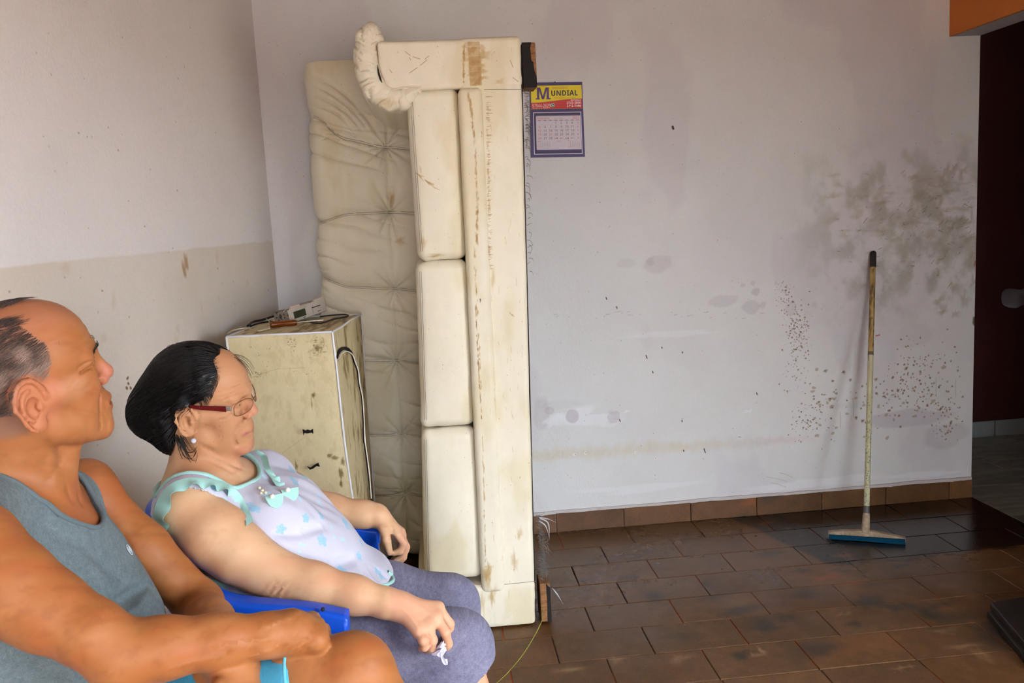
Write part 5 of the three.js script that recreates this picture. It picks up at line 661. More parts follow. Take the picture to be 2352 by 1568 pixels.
// ---- the woman in the white top
let WHF;
{ const wo = thing('person', 'black-haired woman in a white flowered top and grey capri trousers sitting in the blue chair', 'person');
  const HF = WHF = new Frame([-.4906, 1.0085, 1.78], -.1043, -.0926, .2394, .9397);
  const H = buildHead({ cheek: .002, jowl: .006, brow: .001, tip: [.1185, -.015], ul: [.1055, -.056], ll: [.104, -.071], mc: [.083, -.0575], mw: .030, chin: .003, my: -.0635, lid: -.0005, ear: [-.005, -.002, .0185, .038, .0760], furrow: .45, creases: [
    [[[.098, -.02], [.086, -.032], [.0775, -.05], [.0755, -.066], [.077, -.084]], .0030, .0042, .016], [[[.078, .002], [.068, -.004], [.058, -.004]], .0016, .003, .02], [[[.066, .02], [.056, .022], [.048, .027]], .0011, .002, .03], [[[.066, .015], [.055, .012], [.047, .008]], .0011, .002, .03], [[[.098, .045], [.09, .052], [.08, .05]], .0014, .003, .006], [[[.1, .052], [.093, .06], [.084, .062]], .0012, .003, .006], [[[.09, .04], [.08, .044], [.07, .04]], .0014, .003, .014]] });
  const headD = (x, y, z) => { const l = HF.l(x, y, z); return l[0] * l[0] + l[1] * l[1] + l[2] * l[2] > .05 ? hyp(...l) * HF.s - .16 : H.f(...l) * HF.s; };
  const mid = (a, b, t) => [0, 1, 2].map((i) => lerp(a[i], b[i], t)), q = (a) => P(...a);
  const SR = P(436, 1170, 1.92), SL = P(605, 1105, 1.61), NB = P(478, 1098, 1.765), T = new Blob(), A = new Blob();
  T.ell([-.495, .742, 1.77], [.12, .135, .165], .05).ell([-.40, .65, 1.775], [.15, .14, .175], .06).ell([-.33, .655, 1.775], [.125, .10, .155], .06).ell([-.365, .745, 1.845], [.082, .075, .075], .04).ell([-.365, .74, 1.70], [.082, .075, .075], .04).ell([-.40, .535, 1.77], [.15, .115, .19], .06);
  T.cone(add3(SR, [0, -.005, -.02]), add3(NB, [-.02, -.01, .02]), .05, .055, .05).cone(add3(SL, [0, -.005, .02]), add3(NB, [-.02, -.01, -.02]), .05, .055, .05);
  A.cone(HF.w(-.02, -.05, 0), add3(NB, [-.01, -.015, 0]), .058, .066, .03).cone(HF.w(.018, -.1, 0), add3(NB, [.035, -.01, 0]), .03, .03, .03).cone(HF.w(-.005, -.04, .048), add3(NB, [.05, -.03, .015]), .012, .012, .025).ell(HF.w(.04, -.112, 0), [.036, .02, .038], .02);
  const ER = P(652, 1326, 1.97), WR = P(918, 1392, 1.985), EL = P(712, 1170, 1.45), WL = P(866, 1183, 1.46);
  A.ell(SR, [.052, .056, .05], .03).chain([SR, P(497, 1230, 1.95), P(549, 1270, 1.965), P(600, 1302, 1.97), ER], [.050, .061, .055, .047, .044], .03, .02).chain([ER, mid(ER, WR, .25), mid(ER, WR, .6), mid(ER, WR, .9), WR], [.043, .042, .0355, .027, .0255], .02, .02);
  A.ell(SL, [.062, .066, .058], .04).chain([SL, mid(SL, EL, .5), EL], [.06, .055, .044], .04, .03).chain([EL, mid(EL, WL, .3), mid(EL, WL, .8), WL], [.042, .041, .03, .027], .03, .03);
  const HR = [-.38, .535, 1.88], HL = [-.38, .535, 1.66], KR = P(1052, 1482, 1.93), KL = P(1033, 1388, 1.70), AR = [.03, .09, 1.95], AL = [.02, .09, 1.68];
  A.chain([HR, KR], [.088, .052], .04).chain([KR, mid(KR, AR, .3), AR], [.05, .05, .034], .03, .03).chain([HL, KL], [.088, .05], .04).chain([KL, mid(KL, AL, .3), AL], [.05, .05, .034], .03, .03);
  for (const a of [AR, AL]) A.chain([a, add3(a, [.03, -.05, 0]), add3(a, [.15, -.068, 0])], [.034, .034, .022], .02, .02);
  const hand = (W, mcps, fingers, thumb, r, wr) => { mcps.forEach((m) => A.cone(W, m, wr, r * 1.35, .014)); for (let i = 0; i + 1 < mcps.length; i++) A.cone(mcps[i], mcps[i + 1], r * 1.12, r * 1.12, .01); fingers.forEach((fg, i) => A.chain([mcps[i], ...fg], [r * 1.2, r * 1.08, r * .96, r * .8], .004, .005)); A.chain([mid(W, thumb[0], .35), ...thumb], [r * 1.9, r * 1.45, r * 1.15, r * .95], .01, .007); };
  const fR = [[[972, 1470, 2.046], [975, 1484, 2.036], [967, 1489, 2.018]], [[993, 1470, 2.032], [991, 1488, 2.02], [981, 1492, 2.0]], [[1023, 1452, 2.012], [1029, 1478, 2.0], [1027, 1493, 1.988]], [[1032, 1432, 1.98], [1034, 1458, 1.968], [1028, 1476, 1.956]]], mR = [[962, 1450, 2.032], [984, 1438, 2.018], [1001, 1418, 1.998], [1006, 1395, 1.975]];
  hand(WR, mR.map(q), fR.map((f) => f.map(q)), [[975, 1412, 1.935], [1000, 1452, 1.94], [1012, 1480, 1.955]].map(q), .0088, .021);
  const mL = [[907, 1216, 1.478], [918, 1222, 1.458], [921, 1229, 1.438], [915, 1235, 1.42]], fL = [[[928, 1248, 1.48], [919, 1266, 1.482], [903, 1270, 1.482]], [[933, 1256, 1.458], [926, 1280, 1.46], [909, 1287, 1.462]], [[931, 1262, 1.438], [922, 1284, 1.44], [908, 1289, 1.444]], [[924, 1264, 1.42], [914, 1280, 1.424], [903, 1284, 1.43]]];
  hand(WL, mL.map(q), fL.map((f) => f.map(q)), [[883, 1214, 1.488], [888, 1242, 1.494], [895, 1268, 1.494]].map(q), .0088, .021);
  const tend = [[[925, 1395], [960, 1425]], [[930, 1388], [985, 1435]], [[935, 1380], [1000, 1415]]].map((l) => l.map((p) => P(p[0], p[1], 2.01))), elb = P(640, 1352, 2.0);
  const XH = [[.14, .03], [.1, .056], [.087, .05], [.061, .042], [.045, .03], [.034, .014], [.03, -.014], [.0, -.026], [-.03, -.026], [-.06, -.024], [-.11, -.02]];
  const xh = (y) => { if (y >= XH[0][0]) return XH[0][1]; for (let i = 0; i + 1 < XH.length; i++) if (y >= XH[i + 1][0]) return lerp(XH[i + 1][1], XH[i][1], (y - XH[i + 1][0]) / (XH[i][0] - XH[i + 1][0])); return -.02; };
  const neckC = add3(NB, [.0, .008, .005]), NCR = .108, arm = (x, y, z, s, e, r) => { const dx = e[0] - s[0], dy = e[1] - s[1], dz = e[2] - s[2], t = clamp(((x - s[0]) * dx + (y - s[1]) * dy + (z - s[2]) * dz) / (dx * dx + dy * dy + dz * dz), 0, 1); return hyp(x - s[0] - dx * t, y - s[1] - dy * t, z - s[2] - dz * t) - r; };
  const aR = add3(SR, [0, -.032, .048]), aR2 = P(455, 1300, 2.0), aL = add3(SL, [0, -.045, -.05]), aL2 = add3(SL, [0, -.1, -.06]);
  const cover = (x, y, z) => Math.min(hyp((x - neckC[0]), (y - neckC[1]) / .72, (z - neckC[2]) / 1.2) - NCR, y > neckC[1] ? hyp(x - neckC[0], (z - neckC[2]) / 1.2) - NCR : 1, arm(x, y, z, aR, aR2, .086), arm(x, y, z, aL, aL2, .075));
  const b0 = (x, y, z) => smin(smin(T.d(x, y, z), A.d(x, y, z), .025), headD(x, y, z), .012), wf = [[452, 1012, 520, 1062, .0045, .007], [520, 1062, 560, 1078, .004, .005], [470, 1050, 548, 1092, .003, .006], [500, 1020, 556, 1046, .0035, .006], [538, 1040, 552, 1080, .003, .005]].map(([a, b, c, d, e, w]) => [hit(a, b, b0), hit(c, d, b0), e, w]);
  const body = (x, y, z) => { let t = T.d(x, y, z); if (t < .05) t += .02 * sstep(.0, .02, cover(x, y, z)) * sstep(.53, .56, y); let d = smin(smin(t, A.d(x, y, z), .025), headD(x, y, z), .012); if (Math.abs(d) < .015) { if (x > -.14 && z > 1.9 && y > .5) for (const t of tend) { const k = segD(x, y, t); if (k < .01) d -= .0008 * Math.exp(-(k * k) / 8e-6); }
      const e2 = (x - elb[0]) ** 2 + (y - elb[1]) ** 2; if (e2 < .003 && z > 1.93) d += (.0007 * Math.sin((x * .9 + y * .35) * 620 + 3 * fbm(x * 30, y * 30, 2)) + .003) * Math.exp(-e2 / 4e-4); d += .0012 * (fbm(x * 24 + z * 9, y * 24 - z * 13, 3) - .5);
      if (y > .78) for (const f of wf) d += fold(x, y, z, ...f); } return d; };
  const base = [.62, .36, .2], red = [.6, .27, .15], pale = [.7, .45, .28];
  const spots = []; seed = 21; for (const [a, b, r] of [[.041, -.022, .0035], [.034, -.02, .003], [.045, -.026, .002], [.055, -.022, .002], [.05, -.047, .0025], [.058, -.05, .0018], [.087, -.078, .002], [.036, -.03, .0025], [.028, -.017, .003], [.05, -.03, .0018], [.03, .058, .002], [.04, -.06, .002]]) spots.push([a, b, r]);
  const skin = (x, y, z) => { const l = HF.l(x, y, z), n = fbm(x * 26 + z * 20, y * 26 - z * 14, 4), m = fbm(x * 110 + z * 60, y * 110 - z * 50, 3); let c = mix(base, n > .5 ? pale : red, Math.abs(n - .5) * 1.6); c = mix(c, [.45, .22, .11], sstep(.66, .78, m) * .22);
    const hd = sstep(.030, .018, l[0] * l[0] + l[1] * l[1] + l[2] * l[2]) * sstep(-.05, -.02, l[0]);
    if (hd > 0) { c = mix(c, [.42, .19, .088], .8 * hd); c = mix(c, [.42, .12, .12], .75 * sstep(.0022, .0004, H.lips.d(...l)) * sstep(.074, .084, l[0])); c = mix(c, [.5, .2, .13], .5 * sstep(.03, .008, hyp(l[0] - .112, l[1] + .014))); c = mix(c, [.46, .17, .115], .45 * sstep(-.08, -.098, l[1]) * sstep(.06, .08, l[0])); for (const s of spots) { const k = hyp(l[0] - s[0], l[1] - s[1]); if (k < s[2] * 1.6 && l[2] > 0) c = mix(c, [.27, .08, .035], .5 * sstep(s[2] * 1.5, s[2] * .4, k)); }
      const hx = l[0] - xh(l[1]); if (l[1] > .02) c = mix(c, [.10, .06, .045], .8 * sstep(.010, -.004, hx + .008 * (fbm(y * 400, z * 400 + x * 300, 2) - .5))); }
    else if (x > -.12 && y < .7) c = mix(c, [.62, .3, .19], .6);
    return c; };
  mesh('body', mergeGeometries([net(body, [-.68, -.02, 1.39], [.24, .99, 2.06], .0066, { color: skin }), net(body, [-.62, .9, 1.66], [-.36, 1.16, 1.9], .0021, { color: skin }), net(body, [-.13, .5, 1.9], [.03, .66, 2.08], .0028, { color: skin }), net(body, [-.22, .48, 1.38], [-.06, .68, 1.53], .003, { color: skin })]), skinMat, wo);
  // eyes
  for (const s of [1, -1]) { const e = new THREE.SphereGeometry(.0118 * HF.s, 20, 14); e.translate(...HF.w(.0806, .0172, .033 * s)); mesh('eye', e, phys({ color: 0xcfc4b4, roughness: .15 }), wo); const ir = new THREE.SphereGeometry(.0062 * HF.s, 16, 10); ir.translate(...HF.w(.0868, .0160, .0335 * s)); mesh('iris', ir, phys({ color: 0x1a0f0a, roughness: .1 }), wo); }
  // hair, brushed back and falling behind the ear
  const HV = new Blob(); HV.ell([-.022, .044, 0], [.096, .0885, .0815], .02).ell([-.095, -.012, 0], [.062, .066, .066], .05).ell([-.118, -.03, .005], [.044, .05, .055], .03).ell([-.062, -.068, .03], [.04, .04, .042], .03).ell([-.055, -.066, -.035], [.04, .04, .04], .03).ell([-.048, .0, .05], [.035, .05, .034], .03);
  const hairL = (x, y, z) => { const e = xh(y) - x; return smin(H.B.d(x, y, z) - .005 * sstep(-.004, .03, e), HV.d(x, y, z) + .02 * sstep(.045, .005, e), .014); };
  const hairF = (X, Y, Z) => { const [x, y, z] = HF.l(X, Y, Z), d = hairL(x, y, z); if (d > .03) return d * HF.s; const sgn = y > -.02 ? 1 : sstep(-.1, -.02, y), st = .003 * (fbm(y * 90 + x * 70 * sgn, z * 26 + x * 12, 3) - .5) + .006 * (fbm(x * 26, y * 26 + z * 20, 2) - .5), h = x - xh(y) - .012 * (1 - sstep(.0, .04, Math.abs(z))) * sstep(.05, .1, y); return smax(d + st, h + .004 * (fbm(y * 90, z * 90, 2) - .5), .004) * HF.s; };
  const hs = net(hairF, [-.68, .87, 1.64], [-.39, 1.16, 1.9], .0036); hs.deleteAttribute('uv'); const hg = [hs.toNonIndexed()]; seed = 9;
  const dirW = (v) => [0, 1, 2].map((i) => HF.F[i] * v[0] + HF.U[i] * v[1] + HF.R[i] * v[2]);
  for (let k = 0, n = 0; k < 20000 && n < 2600; k++) { const l = [rr(-.15, .056), rr(-.1, .14), 0], s = rnd() < .82 ? 1 : -1; let ok = false; if (rnd() < .3) { l[2] = rr(-.07, .06); for (l[1] = .16; l[1] > .08; l[1] -= .0015) if (hairL(...l) < .001) { ok = true; break; } } else for (let z = .11; z > .01; z -= .0015) { l[2] = z * s; if (hairL(...l) < .001) { ok = true; break; } } if (!ok || l[0] > xh(l[1]) + .005 || (l[0] > -.035 && l[1] < .048 && s > 0)) continue; n++;
    const w = HF.w(...l), jx = rr(-.12, .12), jy = rr(-.16, .16), low = l[1] < -.045; hg.push(strand(flow((a, b, c) => { const t = HF.l(a, b, c); return hairL(...t) * HF.s; }, w, (p, i) => dirW(low ? [-.25 + jx, -1, jy] : [-1, -.42 - .12 * i + jx, jy]), low ? 4 : 7, .011, .0012 + rnd() * .002), rr(.0005, .0011)).toNonIndexed()); hg[hg.length - 1].deleteAttribute('uv'); }
  for (let k = 90; k < 150; k++) { const a = rnd() * 6.28, l = k < 90 ? [-.14 + rr(-.03, .06), -.07 + rr(-.035, .07), rr(-.05, .06)] : [rr(-.06, .05), rr(.11, .13), rr(-.05, .05)]; for (let i = 0; i < 30 && hairL(...l) < 0; i++) { l[0] -= k < 90 ? .002 : 0; l[1] += k < 90 ? -.001 : .002; } const d = k < 90 ? [-.5, -.9 + rr(-.4, .5), rr(-.3, .3)] : [-.9, .12, rr(-.3, .3)], p0 = HF.w(...l), L = rr(.012, .03); hg.push(strand([p0, add3(p0, dirW(d), L * .5), add3(p0, dirW([d[0] * .8, d[1] - .4, d[2]]), L)], .0006).toNonIndexed()); hg[hg.length - 1].deleteAttribute('uv'); }
  // wisps: over the forehead, before the ear, curls under the ear
  const wisp = (pts, r) => { const g = strand(pts.map((p) => HF.w(...p)), r).toNonIndexed(); g.deleteAttribute('uv'); hg.push(g); };
  for (let k = 0; k < 16; k++) { const j = rr(-.008, .008), e = rr(0, .02); wisp([[.05, .105 + j * .3, -.012 + j], [.075, .112 - e * .3, -.014 + j], [.098, .098 - e, -.018 + j * 1.5], [.108, .074 - e, -.022 + j * 2]], .0005); }
  for (let k = 0; k < 110; k++) { const y = rr(.038, .1), x = xh(Math.max(y, .036)) - .002; let z = .09; const find = (x, y) => { for (let q = .1; q > .03; q -= .001) if (H.B.d(x, y, q) < .001) return q; return .06; }; const a = rr(.002, .010), dn = rr(.006, .022); wisp([[x, y, find(x, y)], [x + a, y - dn * .5, find(x + a, y - dn * .5) + .001], [x + a * .6, y - dn, find(x + a * .6, y - dn) + .001]], .0006); }
  for (let k = 0; k < 46; k++) { const j = rr(-.012, .012), s = rr(.7, 1.1), z = .066 + rr(-.014, .012); wisp([[-.034 + j, -.05, z], [-.024 + j, -.085 * s, z + .006], [-.012 + j, -.108 * s, z + .008], [-.002 + j * .5, -.108 * s, z + .008], [.004 + j * .4, -.092 * s, z + .006]], .0010); }
  mesh('hair', mergeGeometries(hg), phys({ color: 0x0a0709, roughness: .38, specularIntensity: .8, side: THREE.DoubleSide }), wo);
  // top: white with pale blue flowers, mint frills and binding
  const folds = [];
  const SK = new Blob(); SK.ell([-.40, .60, 1.775], [.2, .1, .205], .04).ell([-.25, .595, 1.775], [.125, .055, .17], .05);
  const DL = new Blob(); DL.ell(SR, [.052, .056, .05], .04).ell(SL, [.062, .066, .058], .04);
  const topB = (x, y, z) => smin(smin(T.d(x, y, z), DL.d(x, y, z), .04) - .008, Math.max(SK.d(x, y, z), .53 - y), .05);
  for (const [a, b, c, d, dep, w] of [[744, 1206, 690, 1222, .014, .011], [700, 1225, 620, 1225, .008, .011], [822, 1278, 760, 1300, .016, .012], [770, 1302, 690, 1300, .009, .012], [585, 1150, 640, 1250, .004, .006], [600, 1140, 665, 1240, .004, .006], [570, 1130, 615, 1230, .004, .006], [845, 1296, 872, 1340, .006, .007], [860, 1300, 893, 1335, .006, .007], [828, 1300, 850, 1348, .007, .007], [790, 1310, 830, 1350, .006, .008]]) folds.push([hit(a, b, topB), hit(c, d, topB), dep, w]);
  const topF = (x, y, z) => { let d = topB(x, y, z); if (d > .05) return d; if (Math.abs(d) < .03) { d += .004 * (fbm(x * 14 + 3, y * 12 + z * 10, 3) - .5) + .0016 * Math.sin((z * 1.0 + x * .3) * 150) * sstep(.9, .72, y) * sstep(.7, .78, y); for (const f of folds) d += fold(x, y, z, ...f); d += .004 * Math.sin(z * 70 + x * 40) * sstep(.62, .56, y); }
    return Math.max(d, -cover(x, y, z), .53 - y, (x - .0) * .5 + (.56 - y) * .2 - .075); };
  const [tc, tx] = canvas(1024, 1024, (i, j) => { const n = fbm(i / 120, j / 120, 3) - .5, g = (vn(i / 1.6, j / 1.6) - .5) * 8; return [196 + 8 * n + g, 194 + 8 * n + g, 209 + 6 * n + g]; });
  seed = 44; const flower = (x, y, r, c, a) => { for (let k = 0; k < 5; k++) { const t = k * 1.2566 + rnd() * .3; tx.beginPath(); tx.ellipse(x + Math.cos(t) * r * .55, y + Math.sin(t) * r * .55, r * .5, r * .4, t, 0, 7); tx.fillStyle = rgba(c, a * rr(.6, 1)); tx.fill(); } };
  for (let gy = 0; gy < 9; gy++) for (let gx = 0; gx < 9; gx++) { const x = (gx + .5 * (gy % 2)) * 114 + rr(-20, 20), y = gy * 114 + rr(-20, 20); if (rnd() < .75) flower(x, y, rr(17, 28), [128, 186, 214], .75); else for (let k = 0; k < 4; k++) flower(x + rr(-40, 40), y + rr(-40, 40), 9, [170, 214, 236], .8); }
  const topM = phys({ map: tex(tc), roughness: .85, bumpMap: weave, bumpScale: .0003, sheen: .2, sheenColor: new THREE.Color(.8, .8, .9) }), mint = phys({ color: 0xa9d9d0, roughness: .8, side: THREE.DoubleSide, bumpMap: weave, bumpScale: .0003 });
  const topG = net(topF, [-.64, .5, 1.54], [-.06, .96, 2.02], .0054); { const p = topG.attributes.position, u = topG.attributes.uv; for (let i = 0; i < p.count; i++) u.setXY(i, (p.getX(i) * .72 - p.getZ(i) * .72) / .46, p.getY(i) / .46); }
  const top = mesh('blouse', topG, topM, wo);
  const snap = (px, py, z1, off = .002, f = (x, y, z) => Math.min(topB(x, y, z), body(x, y, z))) => { for (let z = z1 + .16; z > z1 - .16; z -= .001) { const p = P(px, py, z); if (f(...p) < off) return p; } return P(px, py, z1); };
  const bodyCloth = (x, y, z) => Math.min(topF(x, y, z), body(x, y, z));
  // neck binding
  { const pts = []; for (let k = 0; k < 72; k++) { const t = k / 72 * 6.283; for (let y = neckC[1] + .1; y > neckC[1] - NCR * .71; y -= .001) { const r = y > neckC[1] ? NCR : Math.sqrt(Math.max(0, NCR * NCR - ((y - neckC[1]) / .72) ** 2)), X = neckC[0] + Math.cos(t) * r, Z = neckC[2] + Math.sin(t) * r * 1.2; if (topB(X, y, Z) < 0) { pts.push([X, y, Z]); break; } } }
    if (pts.length > 8) mesh('neck_binding', tube(pts, .0052, 200, 8, true), mint, top); }
  // frills: ribbons whose free edge waves
  const frill = (line, w, waves, name = 'frill') => { const c = new THREE.CatmullRomCurve3(line.map((l) => V3(...l[0]))), c2 = new THREE.CatmullRomCurve3(line.map((l) => V3(...l[1]))), n = 120, m = 6, pos = [], idx = [];
    for (let s = 0; s < 2; s++) for (let i = 0; i <= n; i++) { const t = i / n, a = c.getPoint(t), b = c2.getPoint(t), tg = c.getTangent(t), d = b.clone().sub(a), nn = tg.clone().cross(d).normalize(), k = Math.sin(t * waves * 6.283 + 2 * Math.sin(t * 9)) * w; for (let j = 0; j <= m; j++) { const v = j / m, p = a.clone().addScaledVector(d, v).addScaledVector(nn, k * v * v + (s ? .0006 : -.0006)); pos.push(p.x, p.y, p.z); } }
    const N = (n + 1) * (m + 1); for (let s = 0; s < 2; s++) for (let i = 0; i < n; i++) for (let j = 0; j < m; j++) { const a = s * N + i * (m + 1) + j, b = a + 1, e = a + m + 1, f = e + 1; s ? idx.push(a, e, b, b, e, f) : idx.push(a, b, e, b, f, e); } for (let i = 0; i < n; i++) { const a = i * (m + 1) + m, e = a + m + 1; idx.push(a, a + N, e, e, a + N, e + N); }
    const g = new THREE.BufferGeometry(); g.setAttribute('position', new THREE.Float32BufferAttribute(pos, 3)); g.setIndex(idx); g.computeVertexNormals(); uvXY(g, 0, 0, .25, .25); return mesh(name, g, mint, top); };
  const fl = (a) => a.map(([x, y, z, x2, y2, z2]) => { const q = snap(x, y, z, .004), q2 = snap(x2, y2, z2, .011); return [q, hyp(q2[0] - q[0], q2[1] - q[1], q2[2] - q[2]) > .05 ? P(x2, y2, q[2] + .012) : q2]; });
  frill(fl([[368, 1232, 1.9, 394, 1250, 1.94], [352, 1198, 1.9, 382, 1216, 1.95], [354, 1172, 1.9, 382, 1184, 1.95], [370, 1134, 1.9, 392, 1148, 1.985], [398, 1108, 1.9, 412, 1126, 1.99], [436, 1097, 1.9, 444, 1116, 1.995], [478, 1100, 1.9, 480, 1118, 1.995], [520, 1109, 1.89, 514, 1126, 1.985], [550, 1132, 1.88, 536, 1148, 1.975], [568, 1164, 1.88, 552, 1176, 1.96], [582, 1196, 1.88, 568, 1204, 1.95]]), .006, 8);
  frill(fl([[585, 1036, 1.68, 592, 1030, 1.66], [598, 1050, 1.66, 612, 1048, 1.63], [606, 1074, 1.64, 624, 1080, 1.6], [620, 1094, 1.63, 640, 1098, 1.59], [632, 1112, 1.63, 652, 1116, 1.6], [648, 1132, 1.64, 660, 1134, 1.6]]), .005, 4);
  frill([[P(452, 1318, 1.955), P(460, 1338, 1.965)], [P(470, 1320, 1.96), P(476, 1344, 1.97)], [P(492, 1330, 1.955), P(498, 1350, 1.965)], [P(520, 1344, 1.95), P(524, 1360, 1.96)]], .003, 3);
  { const pts = []; for (const [x, y, z] of [[842, 1352, 1.93], [870, 1346, 1.9], [893, 1340, 1.86], [902, 1334, 1.82], [900, 1322, 1.76], [890, 1312, 1.7]]) pts.push(snap(x, y, z, .001, topF)); mesh('hem_binding', tube(pts, .004, 60, 8), mint, top); }
  // two little embroidered cups, beads
  for (const [a, b, w] of [[632, 1150, .017], [668, 1135, .017]]) { const c = snap(a, b, 1.84, .0035), sh = new THREE.Shape(); sh.moveTo(-w, .012); sh.lineTo(w, .012); sh.quadraticCurveTo(w * .9, -.014, 0, -.016); sh.quadraticCurveTo(-w * .9, -.014, -w, .012); const g = new THREE.ExtrudeGeometry(sh, { depth: .002, bevelEnabled: true, bevelSize: .001, bevelThickness: .001 }); g.rotateX(-.75); g.rotateY(.35); g.translate(...c); mesh('applique', g, mint, top); const bd = new THREE.SphereGeometry(.005, 12, 8); bd.translate(c[0] - .004, c[1] + .012, c[2] + .006); mesh('bead', bd, std({ color: 0xe8e6d4 }), top); }
  for (const [a, b] of [[596, 1120], [603, 1126], [610, 1131], [600, 1132]]) { const c = snap(a, b, 1.84, .0035), bd = new THREE.SphereGeometry(.003, 10, 8); bd.translate(...c); mesh('bead', bd, std({ color: 0xe9e0b8 }), top); }
  // capri trousers
  const L = new Blob(); const KR2 = mid(KR, AR, .26), KL2 = mid(KL, AL, .3); L.chain([HR, mid(HR, KR, .6), KR], [.105, .083, .068], .03, .03).chain([KR, KR2], [.068, .072], .03).chain([HL, mid(HL, KL, .6), KL], [.105, .08, .064], .025, .03).chain([KL, KL2], [.064, .066], .03).ell([-.40, .53, 1.77], [.17, .1, .2], .05).cone(add3(mid(HR, KR, .5), [0, -.03, 0]), add3(KR, [-.02, -.05, 0]), .07, .07, .04);
  const hP = P(1080, 1566, 1.98), hN = V3(KR2[0] - KR[0], KR2[1] - KR[1], KR2[2] - KR[2]).normalize(), Ld = (x, y, z) => L.d(x, y, z), lf = [[1002, 1398, 1045, 1346, .007, .006], [1008, 1402, 1062, 1376, .005, .005], [840, 1470, 1000, 1500, .005, .012], [900, 1568, 1060, 1510, .007, .008], [880, 1440, 930, 1500, .004, .008], [1030, 1500, 1095, 1452, .004, .008], [960, 1560, 1118, 1500, .004, .004], [910, 1540, 1000, 1530, .004, .01]].map(([a, b, c, d, e, w]) => [hit(a, b, Ld), hit(c, d, Ld), e, w]);
  const pantsF = (x, y, z) => { let d = L.d(x, y, z); if (d > .04) return d; if (Math.abs(d) < .03) { d += .004 * (fbm(x * 12 + 7, y * 14 + z * 10, 3) - .5); for (const f of lf) d += fold(x, y, z, ...f); } const pR = (x - hP[0]) * .47 - (y - hP[1]) * .88, pL = y - KL2[1]; return Math.max(d, z > 1.815 ? pR : -pL, y - .62); };
  mesh('trousers', net(pantsF, [-.6, .3, 1.52], [.13, .64, 2.05], .0064, { uv: [0, 0, .2, .2] }), phys({ map: FAB([116, 114, 136], 15, 30), roughness: .9, bumpMap: weave, bumpScale: .0005, sheen: .15, sheenColor: new THREE.Color(.5, .5, .6) }), wo);
  for (const a of [AR, AL]) { const g = new RoundedBoxGeometry(.24, .016, .085, 3, .007); g.translate(a[0] + .075, .0085, a[2]); mesh('sandal', g, std({ color: 0x2b2a33 }), wo); }
}
